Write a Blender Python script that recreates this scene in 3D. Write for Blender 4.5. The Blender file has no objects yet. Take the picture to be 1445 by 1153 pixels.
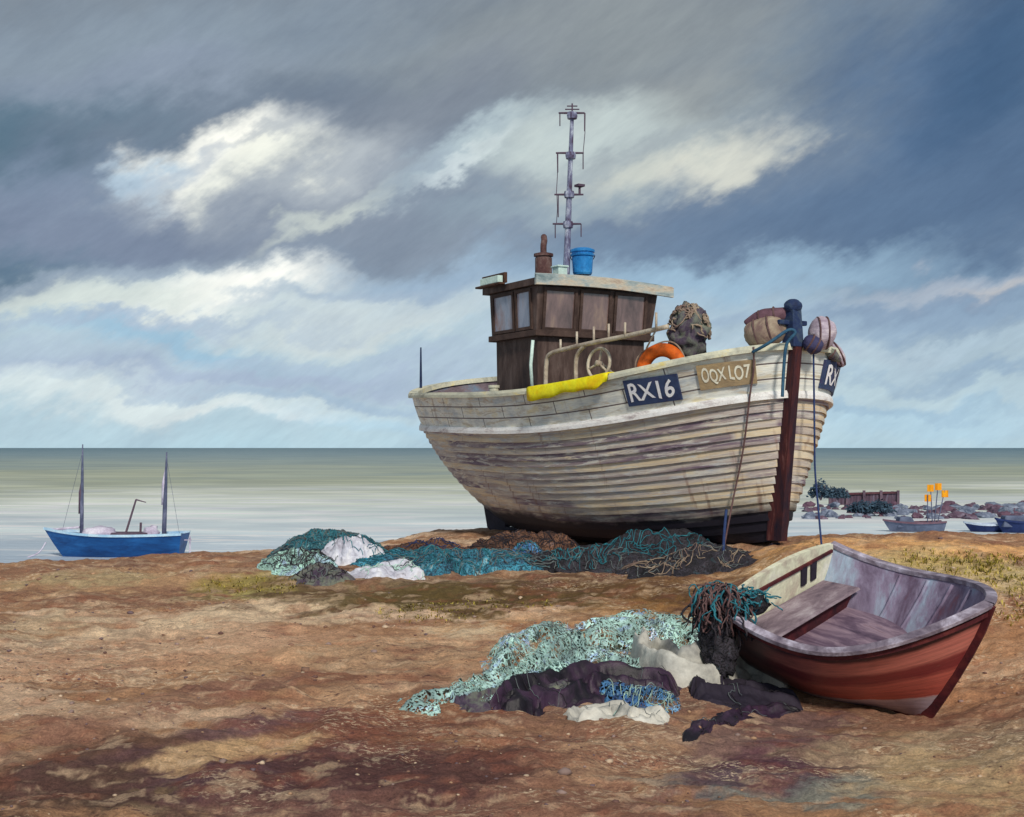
import bpy, bmesh, math, random
import numpy as np
from mathutils import Vector, Matrix, noise as mnoise
random.seed(7)
C = bpy.context.scene
COL = C.collection
R = math.radians

# ------------------------------------------------------------------ camera geometry
EYE = 2.2          # eye height above the foreground shingle
F = 1800.0         # focal length, in pixels of a 1445 px wide picture
CX, HY = 722.5, 632.0

def P(px, py, Y):
    return Vector(((px-CX)/F*Y, Y, EYE-(py-HY)/F*Y))

def S(r, g, b, k=1.0):
    def f(c):
        c = c/255.0
        return (c/12.92 if c <= .04045 else ((c+.055)/1.055)**2.4)*k
    return (min(f(r), .95), min(f(g), .95), min(f(b), .95), 1.0)

# ------------------------------------------------------------------ numpy noise
def _h(ix, iy, seed):
    n = (ix.astype(np.int64)*374761393 + iy.astype(np.int64)*668265263 + seed*974634777) & 0x7fffffff
    n = ((n ^ (n >> 13))*1274126177) & 0x7fffffff
    return ((n ^ (n >> 16)) & 0xffff)/65535.0

def vnoise(x, y, seed=0):
    ix, iy = np.floor(x), np.floor(y)
    fx, fy = x-ix, y-iy
    fx = fx*fx*fx*(fx*(fx*6-15)+10); fy = fy*fy*fy*(fy*(fy*6-15)+10)
    a, b = _h(ix, iy, seed), _h(ix+1, iy, seed)
    c, d = _h(ix, iy+1, seed), _h(ix+1, iy+1, seed)
    return (a*(1-fx)+b*fx)*(1-fy)+(c*(1-fx)+d*fx)*fy

def fbm(x, y, seed=0, o=5, g=.5):
    s, a, t = 0, 1.0, 0
    for i in range(o):
        s = s+a*vnoise(x, y, seed+i*17); t += a; a *= g
        x, y = x*2.03+11.3, y*2.03-7.1
    return s/t

# ------------------------------------------------------------------ object helpers
def link(o, parent=None):
    COL.objects.link(o)
    if parent: o.parent = parent
    return o

def tag(o, label=None, cat=None, group=None, kind=None):
    if label: o['label'] = label
    if cat: o['category'] = cat
    if group: o['group'] = group
    if kind: o['kind'] = kind
    return o

def empty(name, loc=(0, 0, 0), rz=0, mat=None):
    o = bpy.data.objects.new(name, None)
    if mat is not None: o.matrix_world = mat
    else:
        o.location = loc; o.rotation_euler = (0, 0, rz)
    return link(o)

class MB:
    """collects verts and faces of one mesh"""
    def __init__(s): s.v = []; s.f = []; s.m = []; s.uv = {}
    def add(s, vs, fs, mi=0):
        n = len(s.v)
        s.v += [tuple(v) for v in vs]
        s.f += [tuple(i+n for i in f) for f in fs]; s.m += [mi]*len(fs)
        return n
    def hexa(s, q, mi=0):      # 8 corners: bottom 4 ccw, top 4 ccw
        s.add(q, [(3, 2, 1, 0), (4, 5, 6, 7), (0, 1, 5, 4), (1, 2, 6, 5), (2, 3, 7, 6), (3, 0, 4, 7)], mi)
    def box(s, a, b, mi=0):
        x0, y0, z0 = a; x1, y1, z1 = b
        s.hexa([(x0, y0, z0), (x1, y0, z0), (x1, y1, z0), (x0, y1, z0), (x0, y0, z1), (x1, y0, z1), (x1, y1, z1), (x0, y1, z1)], mi)
    def bar(s, a, b, w, h, mi=0, up=(0, 0, 1)):
        a, b = Vector(a), Vector(b); d = (b-a).normalized(); u = Vector(up)
        x = d.cross(u)
        if x.length < 1e-4: x = d.cross(Vector((1, 0, 0)))
        x.normalize(); u = x.cross(d)
        x *= w/2; u *= h/2
        s.hexa([a-x-u, a+x-u, b+x-u, b-x-u, a-x+u, a+x+u, b+x+u, b-x+u], mi)
    def tube(s, pts, r, n=8, mi=0, cap=True):
        pts = [Vector(p) for p in pts]; k = len(pts)
        rs = r if isinstance(r, (list, tuple)) else [r]*k
        t0 = (pts[1]-pts[0]).normalized()
        x = t0.cross(Vector((0, 0, 1)))
        if x.length < .05: x = t0.cross(Vector((0, 1, 0)))
        x.normalize()
        vs = []
        for i, p in enumerate(pts):
            t = (pts[min(i+1, k-1)]-pts[max(i-1, 0)])
            if t.length < 1e-9: t = t0
            t = t.normalized()
            x = x-t*x.dot(t)
            if x.length < 1e-6: x = t.orthogonal()
            x.normalize(); y = t.cross(x)
            for j in range(n):
                a = 2*math.pi*j/n
                vs.append(p+(x*math.cos(a)+y*math.sin(a))*rs[i])
        fs = [(i*n+j, i*n+(j+1) % n, (i+1)*n+(j+1) % n, (i+1)*n+j) for i in range(k-1) for j in range(n)]
        if cap: fs += [tuple(reversed(range(n))), tuple((k-1)*n+j for j in range(n))]
        s.add(vs, fs, mi)
    def lathe(s, prof, n=24, mi=0, org=(0, 0, 0), M=None):
        o = Vector(org); vs = []
        for r, z in prof:
            for j in range(n):
                a = 2*math.pi*j/n
                q = Vector((r*math.cos(a), r*math.sin(a), z))
                vs.append(o+(M @ q if M else q))
        k = len(prof)
        fs = [(i*n+j, i*n+(j+1) % n, (i+1)*n+(j+1) % n, (i+1)*n+j) for i in range(k-1) for j in range(n)]
        s.add(vs, fs, mi)
    def grid(s, rows, mi=0, close=False, flip=False):
        m, n = len(rows), len(rows[0])
        fs = []
        for i in range(m-1):
            for j in range(n if close else n-1):
                q = (i*n+j, i*n+(j+1) % n, (i+1)*n+(j+1) % n, (i+1)*n+j)
                fs.append(q[::-1] if flip else q)
        return s.add([p for r in rows for p in r], fs, mi)
    def blob(s, c, rad, sub=3, amp=.2, sc=1.5, seed=0, mi=0, M=None):
        bm = bmesh.new(); bmesh.ops.create_icosphere(bm, subdivisions=sub, radius=1)
        c = Vector(c); rad = Vector(rad); vs = []
        for v in bm.verts:
            k = 1+amp*mnoise.fractal(v.co*sc+Vector((seed*3.7, seed*1.3, 0)), 1, 2, 4)
            q = Vector((v.co.x*rad.x*k, v.co.y*rad.y*k, v.co.z*rad.z*k))
            vs.append(c+(M @ q if M else q))
        s.add(vs, [tuple(v.index for v in f.verts) for f in bm.faces], mi); bm.free()
    def build(s, name, mats, parent=None, smooth=False, bevel=0, fix=True):
        me = bpy.data.meshes.new(name)
        me.from_pydata(s.v, [], s.f)
        mats = mats if isinstance(mats, (list, tuple)) else [mats]
        for m in mats: me.materials.append(m)
        me.polygons.foreach_set('material_index', s.m)
        if fix:
            bm = bmesh.new(); bm.from_mesh(me)
            bmesh.ops.recalc_face_normals(bm, faces=bm.faces); bm.to_mesh(me); bm.free()
        if smooth: me.polygons.foreach_set('use_smooth', [True]*len(me.polygons))
        me.update()
        o = bpy.data.objects.new(name, me)
        if bevel:
            b = o.modifiers.new('bevel', 'BEVEL'); b.width = bevel; b.segments = 2; b.limit_method = 'ANGLE'
        return link(o, parent)

def smooth_path(pts, n=6):
    pts = [Vector(p) for p in pts]; out = []
    for i in range(len(pts)-1):
        p0, p1, p2, p3 = pts[max(i-1, 0)], pts[i], pts[i+1], pts[min(i+2, len(pts)-1)]
        for k in range(n):
            t = k/n
            out.append(.5*((2*p1)+(p2-p0)*t+(2*p0-5*p1+4*p2-p3)*t*t+(3*p1-p0-3*p2+p3)*t**3))
    out.append(pts[-1]); return out

# ------------------------------------------------------------------ materials
def nd(nt, t, **kw):
    n = nt.nodes.new(t)
    for k, v in kw.items(): setattr(n, k, v)
    return n

def newmat(name):
    m = bpy.data.materials.new(name); m.use_nodes = True
    nt = m.node_tree; nt.nodes.clear()
    out = nd(nt, 'ShaderNodeOutputMaterial'); b = nd(nt, 'ShaderNodeBsdfPrincipled')
    nt.links.new(b.outputs[0], out.inputs[0])
    return m, nt, b

def ramp(nt, cols, lo=.3, hi=.7):
    r = nd(nt, 'ShaderNodeValToRGB'); e = r.color_ramp.elements
    n = len(cols)
    while len(e) < n: e.new(.5)
    for i, c in enumerate(cols):
        e[i].position = lo+(hi-lo)*i/max(n-1, 1); e[i].color = c
    return r

def noise_n(nt, vec, scale, detail=6, rough=.6, dist=0.0):
    n = nd(nt, 'ShaderNodeTexNoise'); n.inputs['Scale'].default_value = scale
    n.inputs['Detail'].default_value = detail; n.inputs['Roughness'].default_value = rough
    n.inputs['Distortion'].default_value = dist
    if vec is not None: nt.links.new(vec, n.inputs['Vector'])
    return n

def mapped(nt, src, scale=(1, 1, 1), rot=(0, 0, 0), loc=(0, 0, 0), kind='POINT'):
    m = nd(nt, 'ShaderNodeMapping', vector_type=kind)
    m.inputs['Scale'].default_value = scale; m.inputs['Rotation'].default_value = rot; m.inputs['Location'].default_value = loc
    nt.links.new(src, m.inputs['Vector']); return m.outputs[0]

def mixc(nt, fac, a, b, blend='MIX'):
    m = nd(nt, 'ShaderNodeMix', data_type='RGBA', blend_type=blend)
    for sock, v in ((m.inputs[0], fac), (m.inputs[6], a), (m.inputs[7], b)):
        if hasattr(v, 'is_output') or isinstance(v, bpy.types.NodeSocket): nt.links.new(v, sock)
        else: sock.default_value = v
    return m.outputs[2]

def pmat(name, cols, scale=3, stretch=(1, 1, 1), rot=(0, 0, 0), rough=.75, bump=.3, bscale=18, spec=.3, lo=.3, hi=.7, dist=.4, metal=0, fine=.35, coat=0):
    """patchy weathered paint / wood / cloth: stretched noise through a ramp of the thing's own colours"""
    m, nt, b = newmat(name)
    tc = nd(nt, 'ShaderNodeTexCoord').outputs['Object']
    v = mapped(nt, tc, stretch, rot)
    n1 = noise_n(nt, v, scale, 8, .65, dist)
    r = ramp(nt, cols, lo, hi); nt.links.new(n1.outputs[0], r.inputs[0])
    n2 = noise_n(nt, v, scale*7, 6, .7)
    r2 = ramp(nt, [(.45, .45, .45, 1), (1.5, 1.5, 1.5, 1)], .25, .75); nt.links.new(n2.outputs[0], r2.inputs[0])
    c = mixc(nt, fine, r.outputs[0], r2.outputs[0], 'MULTIPLY')
    nt.links.new(c, b.inputs['Base Color'])
    b.inputs['Roughness'].default_value = rough; b.inputs['Specular IOR Level'].default_value = spec
    b.inputs['Metallic'].default_value = metal
    if coat: b.inputs['Coat Weight'].default_value = coat
    if bump:
        n3 = noise_n(nt, v, bscale, 6, .65)
        bp = nd(nt, 'ShaderNodeBump'); bp.inputs['Strength'].default_value = bump; bp.inputs['Distance'].default_value = .03
        nt.links.new(n3.outputs[0], bp.inputs['Height']); nt.links.new(bp.outputs[0], b.inputs['Normal'])
    return m

KA = 1.55   # picture brightness -> surface albedo
def A(r, g, b, k=1.0): return S(r, g, b, KA*k)

M = {}
M['rail'] = pmat('old_cream_paint', [A(120, 118, 105), A(165, 165, 150), A(185, 182, 160), A(190, 170, 90)], 2.2, (.6, 2, 2), lo=.3, hi=.72)
M['dark_wood'] = pmat('dark_stained_wood', [A(38, 22, 20), A(62, 40, 30), A(84, 58, 42)], 2.5, (3, 3, .6), rough=.7)
M['brown_wall'] = pmat('brown_cabin_boards', [A(38, 28, 28), A(64, 50, 46), A(88, 74, 70)], 2.2, (2.5, 2.5, .7), rough=.7)
M['stem'] = pmat('maroon_stem_wood', [A(22, 18, 34), A(44, 24, 32), A(70, 32, 32), A(120, 84, 80)], 3.0, (2.5, 2.5, .6), lo=.3, hi=.74)
M['visor'] = pmat('peeling_white_board', [A(84, 102, 108), A(138, 148, 148), A(170, 160, 144), A(136, 112, 98)], 3.5, (2, .6, 2), rough=.65)
M['navboard'] = pmat('pale_green_white_paint', [A(150, 170, 165), A(185, 205, 198)], 4)
M['pane'] = pmat('dusty_brown_glass', [A(60, 48, 48), A(104, 84, 82), A(138, 116, 100)], 1.3, (2.2, 2.2, .5), rough=.12, bump=0, spec=.7, fine=.3)
M['pane_blue'] = pmat('dusty_blue_glass', [A(96, 104, 124), A(128, 134, 150), A(120, 92, 86)], 1.6, (2, 2, .7), rough=.25, bump=0, spec=.5, fine=.2)
M['frame'] = pmat('window_frame_wood', [A(42, 30, 28), A(74, 58, 52)], 4)
M['rust'] = pmat('rusty_stove_iron', [A(52, 30, 36), A(80, 56, 54), A(116, 100, 96)], 5, rough=.8)
M['mast'] = pmat('lilac_grey_mast_paint', [A(58, 40, 58), A(96, 98, 124), A(156, 162, 176)], 2.5, (4, 4, 1.6), lo=.34, hi=.64)
M['rigging'] = pmat('dark_rigging_wire', [A(58, 48, 66), A(84, 66, 78)], 6, bump=0)
M['blue_plastic'] = pmat('blue_plastic', [A(20, 80, 135), A(32, 110, 170), A(70, 145, 195)], 4, rough=.45, bump=.1)
M['blue_pole'] = pmat('blue_painted_pole', [A(20, 26, 50), A(30, 44, 76), A(66, 78, 84)], 5, bump=0)
M['tube'] = pmat('grey_beige_tubing', [A(120, 106, 96), A(160, 148, 132), A(182, 174, 158)], 5, rough=.5)
M['orange'] = pmat('faded_orange_canvas', [A(112, 54, 16), A(178, 78, 16), A(206, 104, 34)], 4, rough=.7)
M['yellow'] = pmat('yellow_oilcloth', [A(214, 146, 4), A(240, 192, 12), A(244, 206, 40)], 3, rough=.55)
M['darknet'] = pmat('dark_wet_net', [A(40, 34, 52), A(66, 56, 70), A(92, 96, 88), A(110, 112, 96)], 6, rough=.85)
M['fender_brown'] = pmat('brown_canvas_fender', [A(86, 62, 66), A(128, 112, 98), A(150, 138, 120)], 3, (1, 3, 1), rough=.8)
M['fender_lilac'] = pmat('pale_lilac_fender', [A(120, 102, 118), A(160, 148, 160), A(192, 184, 186)], 3, (1, 1, 3), rough=.7)
M['rope'] = pmat('dark_rope', [A(70, 48, 52), A(98, 78, 76)], 9, rough=.9)
M['blue_rope'] = pmat('blue_rope', [A(24, 36, 76), A(44, 62, 100)], 9, rough=.8)
M['plate_navy'] = pmat('navy_board_paint', [A(34, 34, 62), A(44, 58, 88), A(58, 52, 84)], 5, rough=.6, fine=.2)
M['plate_tan'] = pmat('tan_board_paint', [A(106, 90, 72), A(136, 118, 92), A(158, 136, 100)], 3, (1, 1, 2), rough=.7, fine=.2)
M['lettering'] = pmat('white_letter_paint', [A(190, 190, 200), A(225, 225, 230)], 9, bump=0, fine=.2)
M['letter_cream'] = pmat('cream_letter_paint', [A(180, 172, 155), A(212, 206, 190)], 9, bump=0, fine=.2)
M['rudder'] = pmat('black_tarred_wood', [A(26, 22, 34), A(44, 38, 50)], 3)

# clinker hull: u along the boat, v up the side
def hullmat(name, wood, paint, bottom, vlow, vhigh, peel=.5, seam=True, brickrow=.16):
    m, nt, b = newmat(name)
    uv = nd(nt, 'ShaderNodeUVMap'); uv.uv_map = 'planks'
    at = nd(nt, 'ShaderNodeAttribute'); at.attribute_name = 'plank_tone'
    v1 = mapped(nt, uv.outputs[0], (.55, 5.5, 1))
    n1 = noise_n(nt, v1, 1.6, 9, .68, .5)
    ad = nd(nt, 'ShaderNodeMath', operation='MULTIPLY_ADD'); nt.links.new(at.outputs['Fac'], ad.inputs[0]); ad.inputs[1].default_value = .38
    nt.links.new(n1.outputs[0], ad.inputs[2])
    sb = nd(nt, 'ShaderNodeMath', operation='SUBTRACT'); nt.links.new(ad.outputs[0], sb.inputs[0]); sb.inputs[1].default_value = .17
    r1 = ramp(nt, wood, .28, .74); nt.links.new(sb.outputs[0], r1.inputs[0])
    v2 = mapped(nt, uv.outputs[0], (1.0, 6, 1), loc=(3, 1, 0))
    n2 = noise_n(nt, v2, 2.2, 8, .7, .7)
    r2 = ramp(nt, [(0, 0, 0, 1), (1, 1, 1, 1)], peel-.03, peel+.06); nt.links.new(n2.outputs[0], r2.inputs[0])
    v3 = mapped(nt, uv.outputs[0], (1.1, 3.0, 1))
    n3 = noise_n(nt, v3, 2.0, 6, .6)
    r3 = ramp(nt, paint, .32, .68); nt.links.new(n3.outputs[0], r3.inputs[0])
    c = mixc(nt, r2.outputs[0], r1.outputs[0], r3.outputs[0])
    # fine grain
    v4 = mapped(nt, uv.outputs[0], (2.2, 40, 1)); n4 = noise_n(nt, v4, 3, 6, .7)
    r4 = ramp(nt, [(.5, .5, .5, 1), (1.35, 1.35, 1.35, 1)], .3, .7); nt.links.new(n4.outputs[0], r4.inputs[0])
    c = mixc(nt, .45, c, r4.outputs[0], 'MULTIPLY')
    v5 = mapped(nt, uv.outputs[0], (7, .55, 1)); n5 = noise_n(nt, v5, 1.0, 5, .6)
    r5 = ramp(nt, [(0, 0, 0, 1), (.75, .75, .75, 1)], .60, .72); nt.links.new(n5.outputs[0], r5.inputs[0])
    c = mixc(nt, r5.outputs[0], c, A(112, 78, 66))
    sep = nd(nt, 'ShaderNodeSeparateXYZ'); nt.links.new(uv.outputs[0], sep.inputs[0])
    if bottom is not None:      # tarred bottom, run higher to paint in underside shade; wavy upper edge
        nb = noise_n(nt, mapped(nt, uv.outputs[0], (.8, 1.5, 1)), 2, 6, .65)
        ma = nd(nt, 'ShaderNodeMath', operation='MULTIPLY_ADD'); nt.links.new(nb.outputs[0], ma.inputs[0]); ma.inputs[1].default_value = .55
        nt.links.new(sep.outputs[1], ma.inputs[2])
        mr = nd(nt, 'ShaderNodeMapRange'); nt.links.new(ma.outputs[0], mr.inputs[0])
        mr.inputs[1].default_value = vlow; mr.inputs[2].default_value = vhigh
        c = mixc(nt, mr.outputs[0], bottom, c)
    hgt = n4.outputs[0]
    if seam:
        br = nd(nt, 'ShaderNodeTexBrick'); nt.links.new(uv.outputs[0], br.inputs['Vector'])
        br.inputs['Scale'].default_value = 1; br.inputs['Brick Width'].default_value = 1.25; br.inputs['Row Height'].default_value = brickrow
        br.inputs['Mortar Size'].default_value = .009; br.inputs['Mortar Smooth'].default_value = .3
        c = mixc(nt, br.outputs['Fac'], c, A(84, 74, 74))
        sbb = nd(nt, 'ShaderNodeMath', operation='SUBTRACT'); nt.links.new(n4.outputs[0], sbb.inputs[0]); nt.links.new(br.outputs['Fac'], sbb.inputs[1])
        hgt = sbb.outputs[0]
    nt.links.new(c, b.inputs['Base Color']); b.inputs['Roughness'].default_value = .62; b.inputs['Specular IOR Level'].default_value = .35
    bp = nd(nt, 'ShaderNodeBump'); bp.inputs['Strength'].default_value = .35; bp.inputs['Distance'].default_value = .02
    nt.links.new(hgt, bp.inputs['Height']); nt.links.new(bp.outputs[0], b.inputs['Normal'])
    return m

M['clinker'] = hullmat('weathered_clinker', [A(100, 84, 98), A(140, 128, 126), A(162, 152, 144), A(182, 164, 136), A(192, 181, 160)],
                       [A(146, 148, 156), A(178, 174, 166), A(186, 172, 146)], A(24, 20, 30), .76, 1.04, peel=.53, seam=False)
M['bulwark'] = hullmat('peeling_white_bulwark', [A(152, 130, 112), A(172, 164, 150), A(186, 178, 154)],
                       [A(156, 164, 170), A(184, 186, 182), A(204, 204, 196), A(200, 190, 160)], None, 0, 0, peel=.42)
M['inner'] = pmat('inside_bulwark_paint', [A(62, 52, 66), A(104, 92, 98), A(92, 118, 140)], 2.5, (1, 1, 2))
M['strake'] = pmat('white_rubbing_strake', [A(140, 128, 130), A(196, 194, 192), A(216, 214, 214)], 3, (.8, 3, 3), lo=.3, hi=.62)

# ------------------------------------------------------------------ world: overcast sky with broken light
def make_world():
    w = bpy.data.worlds.new('World'); C.world = w; w.use_nodes = True
    nt = w.node_tree; nt.nodes.clear()
    out = nd(nt, 'ShaderNodeOutputWorld')
    tc = nd(nt, 'ShaderNodeTexCoord'); dirv = tc.outputs['Generated']
    sep = nd(nt, 'ShaderNodeSeparateXYZ'); nt.links.new(dirv, sep.inputs[0])
    az = nd(nt, 'ShaderNodeMath', operation='ARCTAN2'); nt.links.new(sep.outputs[0], az.inputs[0]); nt.links.new(sep.outputs[1], az.inputs[1])
    el = nd(nt, 'ShaderNodeMath', operation='ARCSINE'); nt.links.new(sep.outputs[2], el.inputs[0])
    # wind-torn edges: push the lookup about with streaky noise
    nA = noise_n(nt, mapped(nt, mapped(nt, dirv, rot=(0, R(22), 0)), (1, 1, 2.2)), 5.5, 5, .6)
    nB = noise_n(nt, mapped(nt, mapped(nt, dirv, rot=(0, R(33), 0)), (1, 1, 3.4)), 24, 5, .65)
    def off(nn, amp):
        v = nd(nt, 'ShaderNodeVectorMath', operation='SUBTRACT'); nt.links.new(nn.outputs['Color'], v.inputs[0]); v.inputs[1].default_value = (.5, .5, .5)
        s = nd(nt, 'ShaderNodeVectorMath', operation='MULTIPLY'); nt.links.new(v.outputs[0], s.inputs[0]); s.inputs[1].default_value = (amp*1.6, amp, 0)
        return s.outputs[0]
    cmb = nd(nt, 'ShaderNodeCombineXYZ'); nt.links.new(az.outputs[0], cmb.inputs[0]); nt.links.new(el.outputs[0], cmb.inputs[1])
    a1 = nd(nt, 'ShaderNodeVectorMath', operation='ADD'); nt.links.new(cmb.outputs[0], a1.inputs[0]); nt.links.new(off(nA, .075), a1.inputs[1])
    a2 = nd(nt, 'ShaderNodeVectorMath', operation='ADD'); nt.links.new(a1.outputs[0], a2.inputs[0]); nt.links.new(off(nB, .022), a2.inputs[1])
    nC = noise_n(nt, mapped(nt, dirv, (1, 1, 1.5)), 9, 6, .58)
    a3 = nd(nt, 'ShaderNodeVectorMath', operation='ADD'); nt.links.new(a2.outputs[0], a3.inputs[0]); nt.links.new(off(nC, .085), a3.inputs[1])
    pos = a3.outputs[0]
    s2 = nd(nt, 'ShaderNodeSeparateXYZ'); nt.links.new(pos, s2.inputs[0])
    mr = nd(nt, 'ShaderNodeMapRange'); nt.links.new(s2.outputs[1], mr.inputs[0])
    mr.inputs[1].default_value = -.02; mr.inputs[2].default_value = .40
    g = nd(nt, 'ShaderNodeValToRGB'); e = g.color_ramp.elements
    stops = [(0, S(174, 203, 216)), (.10, S(174, 197, 209)), (.25, S(172, 192, 204)), (.36, S(150, 174, 194)), (.46, S(124, 138, 156)), (.62, S(122, 136, 152)), (.85, S(120, 130, 140)), (1, S(118, 128, 138))]
    while len(e) < len(stops): e.new(.5)
    for i, (p, c) in enumerate(stops): e[i].position = p; e[i].color = c
    nt.links.new(mr.outputs[0], g.inputs[0])
    col = g.outputs[0]
    def blob(px, py, rx, ry, rot, c, a):
        nonlocal col
        x, y = (px-CX)/F, (HY-py)/F
        az_, el_ = math.atan(x), math.atan(y/math.sqrt(1+x*x))
        m = mapped(nt, pos, (rx*1.5/F, ry*1.5/F, 1), (0, 0, R(rot)), (az_, el_, 0), 'TEXTURE')
        gr = nd(nt, 'ShaderNodeTexGradient', gradient_type='SPHERICAL'); nt.links.new(m, gr.inputs[0])
        mp = nd(nt, 'ShaderNodeMapRange', interpolation_type='SMOOTHSTEP'); nt.links.new(gr.outputs[1], mp.inputs[0])
        mp.inputs[1].default_value = 0; mp.inputs[2].default_value = .88; mp.inputs[4].default_value = a
        col = mixc(nt, mp.outputs[0], col, S(*c))
    for bl in SKY: blob(*bl)
    # brush-like streaks in the cloud sheet
    st = noise_n(nt, mapped(nt, mapped(nt, dirv, rot=(0, R(36), 0)), (1, 1, 4.5)), 34, 6, .7, .2)
    r = ramp(nt, [(.955, .955, .96, 1), (1.07, 1.07, 1.06, 1)], .3, .7); nt.links.new(st.outputs[0], r.inputs[0])
    col = mixc(nt, 1.0, col, r.outputs[0], 'MULTIPLY')
    st2 = noise_n(nt, mapped(nt, mapped(nt, dirv, rot=(0, R(25), 0)), (1, 1, 3.0)), 9, 6, .62, .3)
    r = ramp(nt, [(.92, .93, .95, 1), (1.14, 1.13, 1.11, 1)], .3, .7); nt.links.new(st2.outputs[0], r.inputs[0])
    col = mixc(nt, 1.0, col, r.outputs[0], 'MULTIPLY')
    bgc = nd(nt, 'ShaderNodeBackground'); nt.links.new(col, bgc.inputs[0]); bgc.inputs[1].default_value = 1.10
    sky = nd(nt, 'ShaderNodeTexSky', sky_type='NISHITA'); sky.sun_disc = False
    sky.sun_elevation = SUN_EL; sky.sun_rotation = SUN_ROT
    bgn = nd(nt, 'ShaderNodeBackground'); nt.links.new(sky.outputs[0], bgn.inputs[0]); bgn.inputs[1].default_value = .06
    mx = nd(nt, 'ShaderNodeMixShader'); mx.inputs[0].default_value = .94
    nt.links.new(bgn.outputs[0], mx.inputs[1]); nt.links.new(bgc.outputs[0], mx.inputs[2]); nt.links.new(mx.outputs[0], out.inputs[0])

SKY = [  # centre, radii, tilt, colour, opacity: cloud masses by bearing and height
    (250, 60, 420, 90, 6, (130, 144, 158), .9),
    (820, 60, 380, 90, 10, (134, 142, 146), .9),
    (1010, 130, 220, 50, 12, (146, 151, 150), .7),
    (1180, 70, 190, 70, 25, (126, 138, 146), .7),
    (1350, 190, 250, 230, 40, (78, 104, 136), .95),
    (1440, 90, 130, 170, 10, (62, 90, 122), .85),
    (1130, 305, 380, 62, 7, (92, 114, 142), .9),
    (1340, 290, 220, 90, 10, (84, 108, 138), .7),
    (40, 215, 190, 75, 8, (82, 108, 126), .95),
    (330, 175, 260, 50, 14, (106, 119, 136), .85),
    (590, 150, 230, 55, 22, (122, 131, 144), .8),
    (220, 110, 190, 36, 12, (138, 150, 168), .6),
    (60, 290, 160, 50, 15, (128, 142, 164), .7),
    (180, 345, 360, 62, 4, (118, 130, 152), .9),
    (20, 395, 160, 48, -8, (86, 110, 132), .95),
    (470, 300, 190, 62, 24, (136, 146, 160), .8),
    (640, 310, 220, 48, 18, (124, 136, 152), .85),
    (640, 225, 150, 30, 26, (186, 204, 210), .7),
    (660, 235, 80, 14, 28, (218, 228, 230), .6),
    (450, 318, 90, 18, 27, (202, 210, 202), .7),
    (420, 255, 130, 44, 22, (184, 191, 195), .7),
    (300, 232, 120, 40, 22, (204, 210, 212), .95),
    (300, 224, 100, 40, 18, (246, 246, 236), 1),
    (350, 246, 80, 34, 24, (236, 238, 226), .9),
    (205, 262, 40, 20, 0, (150, 186, 214), .5),
    (800, 195, 150, 46, 14, (192, 204, 202), .85),
    (930, 222, 160, 46, 16, (174, 184, 184), .8),
    (1000, 228, 90, 34, 18, (220, 220, 206), .8),
    (880, 246, 90, 24, 14, (200, 204, 194), .7),
    (760, 290, 170, 26, 6, (142, 160, 172), .6),
    (320, 430, 310, 44, 4, (202, 213, 214), .9),
    (335, 418, 150, 28, 12, (244, 245, 238), 1),
    (415, 404, 26, 16, 0, (244, 244, 238), .9),
    (560, 440, 220, 22, 2, (196, 208, 212), .6),
    (110, 440, 190, 26, 6, (200, 210, 206), .85),
    (230, 490, 190, 20, -6, (142, 180, 206), .75),
    (520, 470, 160, 20, 4, (206, 214, 212), .6),
    (610, 395, 130, 24, 4, (140, 164, 190), .6),
    (300, 536, 420, 20, 2, (158, 174, 198), .85),
    (40, 520, 160, 26, 0, (164, 180, 200), .6),
    (190, 574, 330, 26, -2, (208, 220, 222), .9),
    (350, 592, 120, 10, 0, (224, 230, 228), .6),
    (520, 596, 180, 20, 0, (168, 202, 222), .6),
    (1040, 385, 280, 30, 2, (152, 182, 204), .8),
    (1330, 400, 150, 22, 10, (166, 176, 190), .8),
    (1400, 395, 80, 14, 14, (184, 184, 186), .7),
    (1300, 450, 220, 26, 8, (132, 156, 182), .75),
    (1330, 490, 130, 14, 10, (170, 192, 208), .6),
    (1250, 540, 180, 18, 2, (178, 200, 210), .6),
    (1300, 590, 240, 26, 0, (166, 196, 214), .8),
    (210, 466, 300, 11, 2, (160, 178, 200), .65), (470, 506, 300, 10, 1, (164, 182, 202), .6), (120, 404, 170, 12, 8, (140, 156, 176), .6),
    (520, 420, 150, 12, 6, (158, 176, 196), .6), (1010, 452, 240, 14, 3, (144, 166, 190), .6), (1290, 428, 220, 12, 8, (124, 146, 172), .7),
    (1360, 520, 200, 12, 3, (140, 166, 192), .65), (1120, 500, 200, 12, 2, (170, 188, 202), .6), (1220, 572, 240, 10, 0, (146, 176, 200), .6), (420, 560, 320, 10, 0, (150, 174, 200), .6),
    (250, 252, 60, 14, 24, (168, 178, 190), .6), (360, 208, 70, 14, 20, (150, 160, 172), .6), (560, 260, 90, 12, 26, (150, 164, 178), .6), (900, 200, 120, 12, 16, (160, 170, 174), .6),
]
# sun: soft light through the cloud, behind the viewer and a little to the right
SUN_DIR = Vector((.18, -.78, .60)).normalized()
SUN_EL = math.asin(SUN_DIR.z); SUN_ROT = math.atan2(SUN_DIR.x, SUN_DIR.y)
make_world()
sl = bpy.data.lights.new('sun', 'SUN'); sl.energy = 2.6; sl.angle = R(8); sl.color = (1, .93, .82)
so = bpy.data.objects.new('sun', sl); so.rotation_euler = (-SUN_DIR).to_track_quat('-Z', 'Y').to_euler(); so.location = (5, -10, 20); link(so)

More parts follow.
